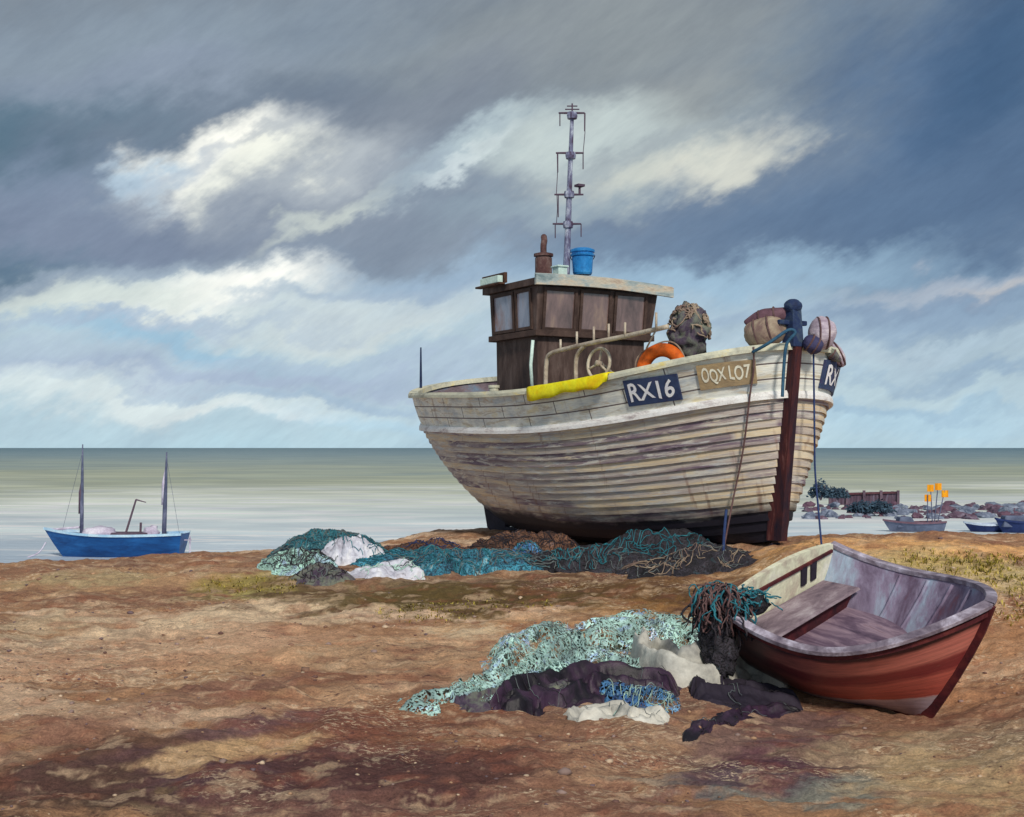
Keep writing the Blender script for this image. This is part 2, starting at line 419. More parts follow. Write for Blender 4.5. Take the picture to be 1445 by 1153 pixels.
cam = bpy.data.cameras.new('camera'); cam.lens = F/1445*36; cam.sensor_width = 36; cam.sensor_fit = 'HORIZONTAL'
cam.shift_y = (HY-576.5)/1445; cam.clip_end = 60000; cam.clip_start = .1
co = bpy.data.objects.new('camera', cam); co.location = (0, 0, EYE); co.rotation_euler = (R(90), 0, 0); link(co); C.camera = co
C.view_settings.view_transform = 'Standard'; C.view_settings.look = 'None'; C.view_settings.exposure = 0; C.view_settings.gamma = 1

# ------------------------------------------------------------------ big boat frame
TH = R(60); LB = 9.25
DV = Vector((math.cos(TH), -math.sin(TH), 0)); NV = Vector((-math.sin(TH), -math.cos(TH), 0))   # forward, starboard
BOW = P(1118, 489, 15.6); STERN = Vector((BOW.x, BOW.y, 0))-DV*LB
ZB = .90
def bw(s, t, z=0):           # boat (forward, starboard, world z) -> world
    return STERN+DV*s+NV*t+Vector((0, 0, z))
def s_at(px, t):             # station seen at column px for a given offset
    k = (px-CX)/F
    o = STERN+NV*t
    return (k*o.y-o.x)/(DV.x-k*DV.y)
def t_at(px, s):
    k = (px-CX)/F
    o = STERN+DV*s
    return (k*o.y-o.x)/(NV.x-k*NV.y)
def zpix(py, Y): return EYE-(py-HY)*Y/F
def BL(px, py, t):           # boat-local point
    s = s_at(px, t); return Vector((s, -t, zpix(py, bw(s, t).y)-ZB))
def loc(s, t, z): return Vector((s, -t, z-ZB))

BMAX = 1.72
def plan(u, h, side):        # half breadth fraction
    um = .47
    hh = min(max(h, 0), 1)
    if u < um:
        x = (um-u)/um; p = 2.5; q = .50+.55*(1-hh)**1.6
    else:
        x = (u-um)/(1-um)
        p, q = (2.4, .56) if side > 0 else (5.0, .36)
        q += (.40 if side > 0 else .16)*(1-hh)**1.3
    return max(0, 1-min(x, 1)**p)**q
def sect(u, h, side=1):
    x = abs(u-.47)/.53
    e = .34+(.16 if u < .47 else .36 if side > 0 else .10)*x**2.2
    return .05+.95*max(h, 0)**e
def s_of(u, h): 
    sa = 2.1*(1-min(h, 1))**2.3+.12*(1-min(h, 1)); sf = LB-.27*(1-h)
    return sa+u*(sf-sa)
def halfb(u, h, side): return BMAX*sect(u, min(h, 1), side)*plan(u, h, side)
# sheer from the profile of the near rail
_us = np.linspace(0, 1, 81)
_xs = [560, 585, 630, 700, 750, 865, 893, 992, 1058, 1103, 1114]; _ys = [561, 559, 558, 558, 553, 533, 525, 506, 494, 490, 488]
_zz = []
for u in _us:
    w = bw(u*LB, halfb(u, 1, 1)); px = CX+F*w.x/w.y
    _zz.append(zpix(float(np.interp(px, _xs, _ys)), w.y))
_pf = np.polyfit(_us, _zz, 5)
def sheer(u, side):
    z = float(np.polyval(_pf, u))
    k = max(0, min(1, (.55-u)/.4)); k = k*k*(3-2*k)       # she lies over a little towards the beach
    return z+.16*k*max(0, 1.3-side*BMAX*sect(u, 1)*plan(u, 1, side))
def keelz(u): return .80+.25*max(0, (u-.5)/.5)**2+.10*max(0, (.3-u)/.3)**2
def hp(u, h, side, off=0):   # point on the hull skin, boat local
    def raw(uu):
        return Vector((s_of(uu, h), halfb(uu, h, side)))
    p = raw(u)
    if off:
        a, b = raw(max(u-.004, 0)), raw(min(u+.004, 1))
        d = b-a
        if d.length > 1e-6:
            n = Vector((-d.y, d.x)).normalized()
            p = p+n*off
    z = keelz(u)+(sheer(u, side)-keelz(u))*h
    return Vector((p.x, -side*p.y, z-ZB))

NU = 72
US = [.5-.5*math.cos(math.pi*i/NU) for i in range(NU+1)]

def mesh_uv(name, rows_list, mat, parent, smooth=True):
    """rows_list: strips [(rows, uvrows, tone fn)]"""
    vs, fs, uvs, tn = [], [], [], []
    for rows, uvr, tone, flip in rows_list:
        n0 = len(vs); m = len(rows); n = len(rows[0])
        for i in range(m):
            for j in range(n):
                vs.append(rows[i][j]); uvs.append(uvr[i][j]); tn.append(tone(i, j))
        for i in range(m-1):
            for j in range(n-1):
                q = (n0+i*n+j, n0+i*n+j+1, n0+(i+1)*n+j+1, n0+(i+1)*n+j)
                fs.append(q[::-1] if flip else q)
    me = bpy.data.meshes.new(name); me.from_pydata([tuple(v) for v in vs], [], fs)
    ul = me.uv_layers.new(name='planks')
    idx = np.zeros(len(me.loops), dtype=np.int32); me.loops.foreach_get('vertex_index', idx)
    ul.data.foreach_set('uv', np.array(uvs, dtype=np.float32)[idx].ravel())
    a = me.attributes.new('plank_tone', 'FLOAT', 'POINT'); a.data.foreach_set('value', np.array(tn, dtype=np.float32))
    me.materials.append(mat)
    if smooth: me.polygons.foreach_set('use_smooth', [True]*len(me.polygons))
    me.update()
    o = bpy.data.objects.new(name, me); return link(o, parent)

boat = empty('fishing_boat', (STERN.x, STERN.y, ZB), -TH)
tag(boat, 'large weathered clinker fishing boat with brown wheelhouse hauled up on the beach', 'fishing boat')
NS = 17; HT = .765
hs = [HT*(k/NS)**.88 for k in range(NS+1)]
strips = []
for side in (1, -1):
    for k in range(NS):
        rnd = [random.random() for _ in range(8)]; cut = sorted(random.random() for _ in range(3))
        def tone(i, j, rnd=rnd, cut=cut):
            u = j/NU
            return rnd[sum(u > c for c in cut)]
        h0, h1 = hs[k], hs[k+1]
        rws, uvr = [], []
        for (h, o) in ((h0, .0), (h0-.006, .038), (h0+.35*(h1-h0), .025), (h1-.001, .0)):
            if k == 0 and o == .0 and h == h0: o = 0
            rws.append([hp(u, max(h, 0), side, o*min(1, .12+(1-u)*90)) for u in US])
            uvr.append([(s_of(u, h), 3.1*h+(.0 if side > 0 else 7)*0) for u in US])
        strips.append((rws[:2], uvr[:2], tone, side < 0)); strips.append((rws[1:], uvr[1:], tone, side < 0))
mesh_uv('hull', strips, M['clinker'], boat, True)
# bulwark: three flush planks with inner face
strips = []
for side in (1, -1):
    rnd = random.random()
    hh = [HT, .84, .92, 1.0]
    rws = [[hp(u, h, side, .012) for u in US] for h in hh]
    uvr = [[(s_of(u, h), 2.05*(h-HT)) for u in US] for h in hh]
    strips.append((rws, uvr, lambda i, j: .5, side < 0))
mesh_uv('bulwark', strips, M['bulwark'], boat)
mb = MB()
for side in (1, -1):
    mb.grid([[hp(u, h, side, -.07) for u in US] for h in (.70, .8, .9, 1.0)])
mb.build('bulwark_lining', M['inner'], boat, smooth=True)
# deck
mb = MB()
mb.grid([[hp(u, .74, 1, -.06) for u in US], [Vector((s_of(u, .74), 0, keelz(u)+(sheer(u, 1)-keelz(u))*.76-ZB)) for u in US], [hp(u, .74, -1, -.06) for u in US]])
mb.build('deck', M['dark_wood'], boat)
def ring_rail(name, h0, dz0, dz1, o0, o1, mat, both=True):
    mb = MB()
    for side in (1, -1):
        prof = [(o0, dz0), (o1, dz0), (o1, (dz0+dz1)/2), (o1-.02, dz1), (o0+.01, dz1)]
        rws = []
        for u in US:
            rws.append([hp(u, h0, side, o)+Vector((0, 0, dz)) for o, dz in prof])
        mb.grid(rws, close=True)
    return mb.build(name, mat, boat, smooth=False)
ring_rail('cap_rail', 1.0, -.035, .05, -.11, .075, M['rail'])
ring_rail('rubbing_strake', HT, -.06, .035, -.01, .065, M['strake'])
# stem post: follows the forward profile, head stands above the rail
mb = MB()
prof = []
for i in range(15):
    h = i/14*1.0
    p = hp(1, h, 1); prof.append(p)
for i in range(len(prof)-1):
    a, b = prof[i], prof[i+1]
    w0 = .075; f = .12
    mb.hexa([a+Vector((-.12, -w0, 0)), a+Vector((f, -w0*.7, 0)), a+Vector((f, w0*.7, 0)), a+Vector((-.12, w0, 0)),
             b+Vector((-.12, -w0, 0)), b+Vector((f, -w0*.7, 0)), b+Vector((f, w0*.7, 0)), b+Vector((-.12, w0, 0))])
top = prof[-1]
mb.build('stem_post', M['stem'], boat)
mb = MB()
mb.hexa([top+Vector((-.10, -.085, 0)), top+Vector((.12, -.085, 0)), top+Vector((.12, .085, 0)), top+Vector((-.10, .085, 0)),
         top+Vector((-.06, -.07, .46)), top+Vector((.09, -.07, .46)), top+Vector((.09, .07, .46)), top+Vector((-.06, .07, .46))])
mb.blob(top+Vector((.015, .0, .50)), (.11, .11, .09), 3, .1)
mb.bar(top+Vector((0, -.22, .30)), top+Vector((0, .22, .30)), .06, .06)
mb.build('samson_post', M['blue_pole'], boat, bevel=.012)
# keel and rudder
mb = MB()
mb.box((1.75, -.07, -.40), (LB-.6, .07, -.04)); mb.hexa([(LB-.6, -.07, -.22), (LB-.3, -.07, -.02), (LB-.3, .07, -.02), (LB-.6, .07, -.22), (LB-.6, -.07, -.06), (LB-.3, -.07, .12), (LB-.3, .07, .12), (LB-.6, .07, -.06)]); mb.build('keel', M['rudder'], boat)
mb = MB()
mb.hexa([(1.75, -.05, -.45), (2.3, -.05, -.45), (2.3, .05, -.45), (1.75, .05, -.45), (1.45, -.05, .40), (2.2, -.05, .40), (2.2, .05, .40), (1.45, .05, .40)])
mb.build('rudder', M['rudder'], boat)

# ---- wheelhouse
t1 = 1.12
s1 = s_at(757, t1); s0 = s_at(694, t1); t2 = t_at(918, s1)
Yc = bw(s1, t1).y
z_top = zpix(403, Yc); z_led = zpix(468, Yc); z_dk = 2.25
def frustum(mb, sa0, sa1, ta0, ta1, z0, sb0, sb1, tb0, tb1, z1, mi=0):
    mb.hexa([loc(sa0, ta0, z0), loc(sa1, ta0, z0), loc(sa1, ta1, z0), loc(sa0, ta1, z0), loc(sb0, tb0, z1), loc(sb1, tb0, z1), loc(sb1, tb1, z1), loc(sb0, tb1, z1)], mi)
mb = MB()
frustum(mb, s0+.08, s1-.06, t2+.12, t1-.06, z_dk, s0+.05, s1-.05, t2+.08, t1-.05, z_led-.02)
frustum(mb, s0, s1, t2, t1, z_led, s0-.02, s1+.08, t2-.08, t1+.03, z_top)
wh = mb.build('wheelhouse', M['brown_wall'], boat, bevel=.01)
mb = MB(); frustum(mb, s0-.04, s1+.05, t2-.04, t1+.04, z_led-.06, s0-.04, s1+.05, t2-.04, t1+.04, z_led+.03)
mb.build('ledge', M['frame'], wh, bevel=.008)
# windows: on the forward face (+s) and starboard face (+t)
def lerp(a, b, k): return a+(b-a)*k
zw0, zw1 = z_led+.07, z_top-.07
def face_pt(face, a, z, off):
    k = (z-z_led)/(z_top-z_led)
    if face == 'f': return loc(lerp(s1, s1+.08, k)+off, a, z)
    return loc(a, lerp(t1, t1+.03, k)+off, z)
def window(face, a0, a1, z0, z1, pane):
    mb = MB(); w = .045
    def quadbox(x0, x1, y0, y1, o0, o1, mi):
        q = [face_pt(face, x0, y0, o0), face_pt(face, x1, y0, o0), face_pt(face, x1, y0, o1), face_pt(face, x0, y0, o1),
             face_pt(face, x0, y1, o0), face_pt(face, x1, y1, o0), face_pt(face, x1, y1, o1), face_pt(face, x0, y1, o1)]
        mb.hexa(q, mi)
    quadbox(a0-w, a0, z0-w, z1+w, -.03, .03, 0); quadbox(a1, a1+w, z0-w, z1+w, -.03, .03, 0)
    quadbox(a0, a1, z0-w, z0, -.03, .032, 0); quadbox(a0, a1, z1, z1+w, -.03, .028, 0)
    quadbox(a0, a1, z0, z1, -.02, .006, 1)
    return mb.build('window', [M['frame'], pane], wh)
fw = t1-t2
for k0, k1 in ((.06, .30), (.37, .60), (.67, .92)):
    window('f', t1-k1*fw, t1-k0*fw, zw0, zw1, M['pane'])
sd = s1-s0
for k0, k1 in ((.10, .52), (.62, .90)):
    window('t', s0+k0*sd, s0+k1*sd, zw0+.02, zw1, M['pane_blue'])
# roof with forward visor board
mb = MB()
zr = z_top
mb.grid([[loc(lerp(s0-.12, s1+.16, i/6), lerp(t1+.10, t2-.20, j/8), zr+.10+.05*math.sin(math.pi*j/8)) for j in range(9)] for i in range(7)])
mb.grid([[loc(lerp(s0-.12, s1+.16, i/6), lerp(t1+.10, t2-.20, j/8), zr+.002) for j in range(9)] for i in range(7)])
for i in (0, 6):
    mb.grid([[loc(lerp(s0-.12, s1+.16, i/6), lerp(t1+.10, t2-.20, j/8), zr+.002) for j in range(9)], [loc(lerp(s0-.12, s1+.16, i/6), lerp(t1+.10, t2-.20, j/8), zr+.10+.05*math.sin(math.pi*j/8)) for j in range(9)]])
for j in (0, 8):
    mb.grid([[loc(lerp(s0-.12, s1+.16, i/6), lerp(t1+.10, t2-.20, j/8), zr+.002) for i in range(7)], [loc(lerp(s0-.12, s1+.16, i/6), lerp(t1+.10, t2-.20, j/8), zr+.10) for i in range(7)]])
mb.build('roof', M['brown_wall'], wh)
mb = MB()
n = 10
tA, tB = t1+.13, t_at(950, s1+.2)
rows = []
for j in range(n+1):
    k = j/n; t = lerp(tA, tB, k); zc = zr+.075+.04*math.sin(math.pi*k)-.05*k
    sf = s1+.165
    rows.append([loc(sf, t, zc-.085), loc(sf+.05, t, zc-.085), loc(sf+.05, t, zc+.06), loc(sf+.0, t, zc+.085)])
g = mb.grid(rows, close=True); mb.f += [tuple(range(g, g+4)), tuple(range(g+4*n, g+4*n+4))]; mb.m += [0, 0]
mb.build('visor', M['visor'], wh)
# navigation light screen on the starboard aft roof edge
mb = MB()
a = BL(684, 406, t1+.12); b = BL(716, 384, t1+.12)
mb.box((a.x, a.y-.05, a.z), (b.x, a.y+.0, b.z)); mb.box((a.x-.02, a.y-.16, a.z-.03), (b.x+.02, a.y-.05, a.z))
mb.build('light_board', M['dark_wood'], wh, bevel=.006)
mb = MB(); mb.box((a.x+.12, a.y-.15, a.z), (b.x-.03, a.y-.06, b.z-.05)); mb.build('light_box', M['navboard'], wh, bevel=.01)
# stove chimney with bent cowl
tm = .25
q = BL(767, 386, tm)
mb = MB(); mb.lathe([(0, -.02), (.135, -.02), (.135, .24), (.12, .26), (.155, .27), (.155, .31), (.07, .33), (0, .33)], 20, org=q)
mb.build('chimney', M['rust'], wh, smooth=False)
mb = MB(); mb.tube(smooth_path([q+Vector((0, 0, .32)), q+Vector((0, 0, .44)), q+Vector((-.01, 0.02, .52)), q+Vector((-.07, .05, .58)), q+Vector((-.12, .08, .60))]), [.05]*21+[.05]*4, 12); mb.build('chimney_cowl', M['rust'], wh, smooth=True)
q2 = BL(790, 388, .3)
mb = MB(); mb.box((q2.x-.09, q2.y-.08, q2.z-.03), (q2.x+.09, q2.y+.08, q2.z+.11)); mb.box((q2.x-.11, q2.y-.1, q2.z+.11), (q2.x+.11, q2.y+.1, q2.z+.14))
mb.build('roof_vent', M['navboard'], wh, bevel=.01)
# mast
tmast = .15
mbase = BL(799, 390, tmast); mtop = BL(808, 146, tmast)
mb = MB()
mb.tube([lerp(mbase, mtop, k) for k in (0, .1, .3, .5, .7, .93)], [.056, .052, .047, .042, .036, .028], 10)
for k in (.30, .475, .70, .93): 
    c = lerp(mbase, mtop, k); mb.lathe([(0, -.05), (.075, -.05), (.085, 0), (.075, .05), (0, .05)], 10, org=c)
mast = mb.build('mast', M['mast'], boat, smooth=False)
axs = Vector((.84, -.54, 0))   # bars lie roughly across the view of the beach
axs = (Vector((math.cos(R(60)), math.sin(R(60)), 0))).normalized()
def cross(k, l, r, droop):
    c = lerp(mbase, mtop, k)
    mb = MB()
    mb.tube([c-axs*l, c, c+axs*r], [.014, .02, .014], 6)
    for sg, L_ in droop:
        e = c+axs*sg; mb.tube([e, e+Vector((0, 0, -L_))], .009, 5)
    return mb.build('crosstree', M['rigging'], mast)
cross(.945, .21, .19, ((.19, .28), (-.19, .2)))
cross(.715, .23, .20, ((.19, .25), (-.2, .3)))
cross(.475, .23, .22, ((-.17, .35), (.16, -.13)))
cross(.305, .24, .20, ((.2, .2), (-.2, .22)))
mb = MB(); c = lerp(mbase, mtop, .94)
mb.tube([c, c+Vector((0, 0, .16))], .012, 6)
for dz, l in ((.07, .11), (.12, .08)): mb.tube([c-axs*l+Vector((0, 0, dz)), c+axs*l+Vector((0, 0, dz))], .010, 6)
mb.build('aerial', M['rigging'], mast)
mb = MB(); c = lerp(mbase, mtop, .475)+axs*.16
mb.tube([c, c+Vector((0, 0, .12))], .018, 6); mb.box(c+Vector((-.06, -.06, .12)), c+Vector((.06, .06, .155))); mb.build('masthead_lamp', M['rigging'], mast)
for k0, k1, sg in ((.945, .715, .2), (.715, .475, -.21), (.475, .305, -.19)):
    a, b = lerp(mbase, mtop, k0)+axs*sg, lerp(mbase, mtop, k1)+axs*sg*.95
    mb = MB(); mb.tube([a, (a+b)/2+axs*.012, b], .006, 5); mb.build('halyard', M['rigging'], mast)

# handrail frame on the starboard side deck
mb = MB()
tr = 1.28
mb.tube(smooth_path([BL(770, 549, tr), BL(771, 515, tr), BL(776, 500, tr), BL(800, 492, tr), BL(840, 483, tr), BL(885, 474, tr-.05), BL(942, 461, tr-.1)]), .032, 10)
mb.tube(smooth_path([BL(813, 545, tr), BL(813, 510, tr), BL(817, 497, tr), BL(825, 488, tr)]), .03, 10)
for px, y0, y1 in ((791, 495, 479), (814, 489, 468), (838, 484, 461), (859, 480, 457), (882, 475, 455), (926, 465, 441)):
    a, b = BL(px, y0, tr-.03), BL(px, y1, tr-.03); mb.tube([a, b], .016, 8)
mb.tube([BL(926, 465, tr-.08), BL(912, 492, tr-.08)], .012, 6)
mb.build('handrail', M['tube'], boat, smooth=True)
mb = MB(); mb.tube([BL(751, 548, t1+.06), BL(749, 515, t1+.06), BL(752, 480, t1+.06)], .025, 8); mb.build('grab_rail', M['navboard'], boat, smooth=True)
# hauler wheel
c = BL(845, 513, 1.22); wz = Vector((-.22, -.97, .0)); wz = Vector((.18, -.9, .1)).normalized()
mb = MB(); rot = wz.to_track_quat('Z', 'Y').to_matrix()
rw = .205
ring = [c+rot @ Vector((rw*math.cos(a), rw*math.sin(a), 0)) for a in [2*math.pi*i/40 for i in range(41)]]
mb.tube(ring, .022, 8, cap=False)
for a in (R(80), R(200), R(325)):
    mb.tube([c, c+rot @ Vector((rw*math.cos(a), rw*math.sin(a), 0))], .016, 6)
mb.lathe([(0, -.04), (.04, -.04), (.04, .04), (0, .04)], 12, org=c, M=rot)
mb.tube([c-wz*.03, c-wz*.25+Vector((0, 0, -.1)), c-wz*.25+Vector((0, 0, -.6))], .035, 8)
mb.build('hauler_wheel', M['tube'], boat, smooth=True)
# bollard by the stern and blue rod
q = BL(697, 553, 1.42); mb = MB(); mb.lathe([(0, -.3), (.07, -.3), (.07, .05), (.085, .06), (.085, .1), (0, .1)], 14, org=q); mb.build('bollard', M['rail'], boat)
a = BL(597, 553, halfb(.06, 1, 1)*.9)
mb = MB(); a = hp(.035, 1, 1, -.02); a2 = a+Vector((0, 0, .78)); mb.tube([a-Vector((0, 0, .1)), a+Vector((0, 0, .35)), a2], [.028, .022, .014], 8); mb.build('ensign_staff', M['blue_pole'], boat)
mb = MB()   # engine box and gear seen over the stern rail
mb.box((2.6, -.5, 1.35), (3.6, .5, 2.02)); mb.build('hatch_box', M['inner'], boat, bevel=.02)

# number and name boards, bent round the bow
def u_px(px, h, side=1):
    best = min(np.linspace(.4, .999, 600), key=lambda u: abs(px-prj(hp(u, h, side))[0])); return float(best)
def prj(l):
    w = STERN+DV*l.x-NV*l.y; z = l.z+ZB; return (CX+F*w.x/w.y, HY-(z-EYE)*F/w.y)
def text_mesh(body, bold=.02):
    cu = bpy.data.curves.new('txt', 'FONT'); cu.body = body; cu.size = 1; cu.offset = bold; cu.resolution_u = 3; cu.extrude = 0
    o = bpy.data.objects.new('txt', cu); COL.objects.link(o)
    dg = bpy.context.evaluated_depsgraph_get(); me = bpy.data.meshes.new_from_object(o.evaluated_get(dg))
    vs = [v.co.copy() for v in me.vertices]; fs = [tuple(p.vertices) for p in me.polygons]
    bpy.data.objects.remove(o); bpy.data.curves.remove(cu); bpy.data.meshes.remove(me)
    return vs, fs
def board(name, text, pxa, pxb, h0a, h1a, h0b, h1b, mat, lmat, side=1, u0=None, u1=None, jit=None):
    ua = u0 if u0 is not None else u_px(pxa, .9); ub = u1 if u1 is not None else u_px(pxb, .9)
    def f(x, y, off):
        u = lerp(ua, ub, x) if side > 0 else 1-lerp(math.sqrt(1-ua), math.sqrt(1-ub), x)**2
        return hp(u, lerp(lerp(h0a, h0b, x), lerp(h1a, h1b, x), y), side, off)
    mb = MB(); n = 14
    fr = [[f(i/n, j/3, .045) for i in range(n+1)] for j in range(4)]; bk = [[f(i/n, j/3, .014) for i in range(n+1)] for j in range(4)]
    mb.grid(fr); mb.grid(bk)
    mb.grid([fr[0], bk[0]]); mb.grid([fr[3], bk[3]]); mb.grid([[r[0] for r in fr], [r[0] for r in bk]]); mb.grid([[r[-1] for r in fr], [r[-1] for r in bk]])
    ob = mb.build(name, mat, boat)
    vs, fs = text_mesh(text)
    x0, x1 = min(v.x for v in vs), max(v.x for v in vs); y0, y1 = min(v.y for v in vs), max(v.y for v in vs)
    mb = MB(); fl = []; bl = []
    for v in vs:
        x = (v.x-x0)/(x1-x0); y = (v.y-y0)/(y1-y0)
        y = .5+(y-.5)*(1+.10*math.sin(x*9+1))+.05*math.sin(x*14)
        X, Y_ = .08+.84*x, .16+.66*y
        fl.append(f(X, Y_, .053))
    mb.add(fl, fs)
    mb.build('lettering', lmat, ob)
    return ob
board('number_board', 'RX16', 885, 959, .818, .965, .805, .945, M['plate_navy'], M['lettering'])
board('name_board', 'OQX LO7', 987, 1066, .835, .965, .828, .95, M['plate_tan'], M['letter_cream'])
board('number_board', 'RX16', 0, 0, .80, .95, .80, .95, M['plate_navy'], M['lettering'], side=-1, u0=.9945, u1=.945)


# ------------------------------------------------------------------ dinghy frame
KD = 1.1
DL, DWT, DWM, DHB, DHS, DHM, DRK, DUM = 1.80*KD, .83*KD, .90*KD, .95*KD, .70*KD, .62*KD, .45*KD, .44
def rotm(yaw, heel, trim):
    return (Matrix.Rotation(-yaw, 3, 'Z') @ Matrix.Rotation(trim, 3, 'Y') @ Matrix.Rotation(heel, 3, 'X'))
DR = rotm(.775, .252, .187)
_bow = P(1397, 852, 9.2*KD)
DO = _bow-DR @ Vector((DL, 0, DHB))
DM = Matrix.Translation(DO) @ DR.to_4x4()
_q = np.polyfit([0, DUM, 1.0], [DHS, DHM, DHB], 2)
def dsheer(u): return float(np.polyval(_q, u))
def dwid(u):
    if u < DUM:
        k = (DUM-u)/DUM; return DWM+(DWT-DWM)*k**1.8
    k = (u-DUM)/(1-DUM); return DWM*max(0, 1-k**2.3)**.80
def dp(u, h, side, off=0, dz=0):
    def raw(uu):
        x = (DL-DRK*(1-h)**1.25)*uu
        ue = max(0, (uu-.4)/.6)
        e = .42+.45*ue**1.5
        return Vector((x, dwid(uu)*(.03+.97*max(h, 0)**e)))
    p = raw(u); p2 = raw(min(u+.01, 1)); p1 = raw(max(u-.01, 0)); d = p2-p1
    if off:
        n = Vector((-d.y, d.x)); n = n.normalized() if n.length > 1e-6 else Vector((1, 0))
        p = p+n*off
        if p.y < 0: p.y = 0
    kz = -.18+.10*max(0, .4-u)+.04*max(0, u-.8)**2
    return Vector((p.x, side*p.y, kz+(dsheer(u)-kz)*h+dz))

# ------------------------------------------------------------------ ground height
CT = []
def ct(px, py, Y):
    w = P(px, py, Y); CT.append((w.x, w.y, w.z))
for px in (-900, -300, 300, 722, 1100, 1500, 2200):
    for Y, z in ((4.5, -.10), (7.6, .0)): CT.append(((px-CX)/F*Y, Y, z))
for px in (-900, -300): 
    for Y, z in ((11, .28), (15, .48), (20, .42), (24, -.2)): CT.append(((px-CX)/F*Y, Y, z))
for px in (2200, 1750):
    for Y, z in ((11, .25), (14, .6), (17.5, .95), (21, .35), (24, -.2)): CT.append(((px-CX)/F*Y, Y, z))
ct(100, 1000, 9.6); ct(400, 960, 10.6); ct(700, 1000, 9.8); ct(200, 880, 13.2); ct(500, 880, 13.2); ct(800, 890, 12.8); ct(650, 830, 15)
for a in ((0, 797, 18), (150, 791, 18.3), (300, 785, 18.3), (450, 774, 18.3), (560, 770, 18.3), (650, 764, 19), (693, 760, 19.2),
          (690, 800, 16.5), (800, 788, 17.2), (900, 796, 16.3), (1000, 801, 15.6), (1060, 795, 15.4), (1106, 776, 15.3),
          (1165, 759, 17.2), (1300, 756, 17.5), (1445, 755, 17.5), (1400, 840, 13.4), (1440, 1000, 10.2), (1100, 1090, 8.6), (900, 1000, 10), (900, 930, 11.8)): ct(*a)
CT += [((STERN+DV*s_).x, (STERN+DV*s_).y, z_) for s_, z_ in ((-.3, .62), (1.4, .78), (3, .79), (5, .77), (7, .82), (8.5, .95), (9.2, .99))]
for px in (-150, 0, 150, 300, 420): ct(px, 812 if px < 400 else 800, 21.8)
for px in (1250, 1350, 1445): ct(px, 785, 20)
CT += [(0, 23.5, .5), (1.5, 23, .5), (3.2, 20.5, .55)] + [(x, 25.5, -.1) for x in (-6, -3, 5, 8)]
for u, h, sd_, dz in ((.97, 0, 0, -.01), (.5, 0, 0, -.01), (.05, 0, 0, -.02)):
    l = dp(u, h, sd_); w = DM @ l; CT.append((w.x, w.y, w.z+dz))
CTa = np.array(CT)
def _tps():
    n = len(CTa); d = np.hypot(CTa[:, None, 0]-CTa[None, :, 0], CTa[:, None, 1]-CTa[None, :, 1])
    K = np.where(d > 0, d*d*np.log(d+1e-9), 0)+np.eye(n)*.05
    Pm = np.c_[np.ones(n), CTa[:, :2]]
    Mx = np.block([[K, Pm], [Pm.T, np.zeros((3, 3))]])
    return np.linalg.solve(Mx, np.r_[CTa[:, 2], 0, 0, 0])
_w = _tps()
def gbase(x, y):
    x = np.asarray(x, float); y = np.asarray(y, float)
    yc = np.clip(y, 4.5, 25.0); xc = np.clip(x, -12, 13)
    z = _w[-3]+_w[-2]*xc+_w[-1]*yc
    for i in range(len(CTa)):
        d = np.hypot(xc-CTa[i, 0], yc-CTa[i, 1]); z = z+_w[i]*d*d*np.log(d+1e-9)
    z = np.minimum(z, 1.25)
    return z-np.maximum(y-24.5, 0)*.22
def grough(x, y):
    a = (fbm(x*1.1-y*.25, y*1.6, 3, 5)-.5)*.17 + (fbm(x*4.5, y*6.0, 9, 4)-.5)*.055
    r = 1-np.abs(2*fbm(x*2.2+y*.6, y*3.6, 21, 4)-1)
    return a+(r-.75)*.06+(fbm(x*16, y*16, 31, 3)-.5)*.022
def gz(x, y): return float(gbase(np.array([x]), np.array([y]))[0]+grough(np.array([x]), np.array([y]))[0])
def G(px, py):               # where the view ray of a pixel meets the beach
    dx, dz = (px-CX)/F, -(py-HY)/F
    Y = np.arange(5, 24, .02)
    g = gbase(dx*Y, Y)+grough(dx*Y, Y)
    i = int(np.argmax(EYE+dz*Y <= g)); y = float(Y[i])
    return Vector((dx*y, y, float(g[i])))

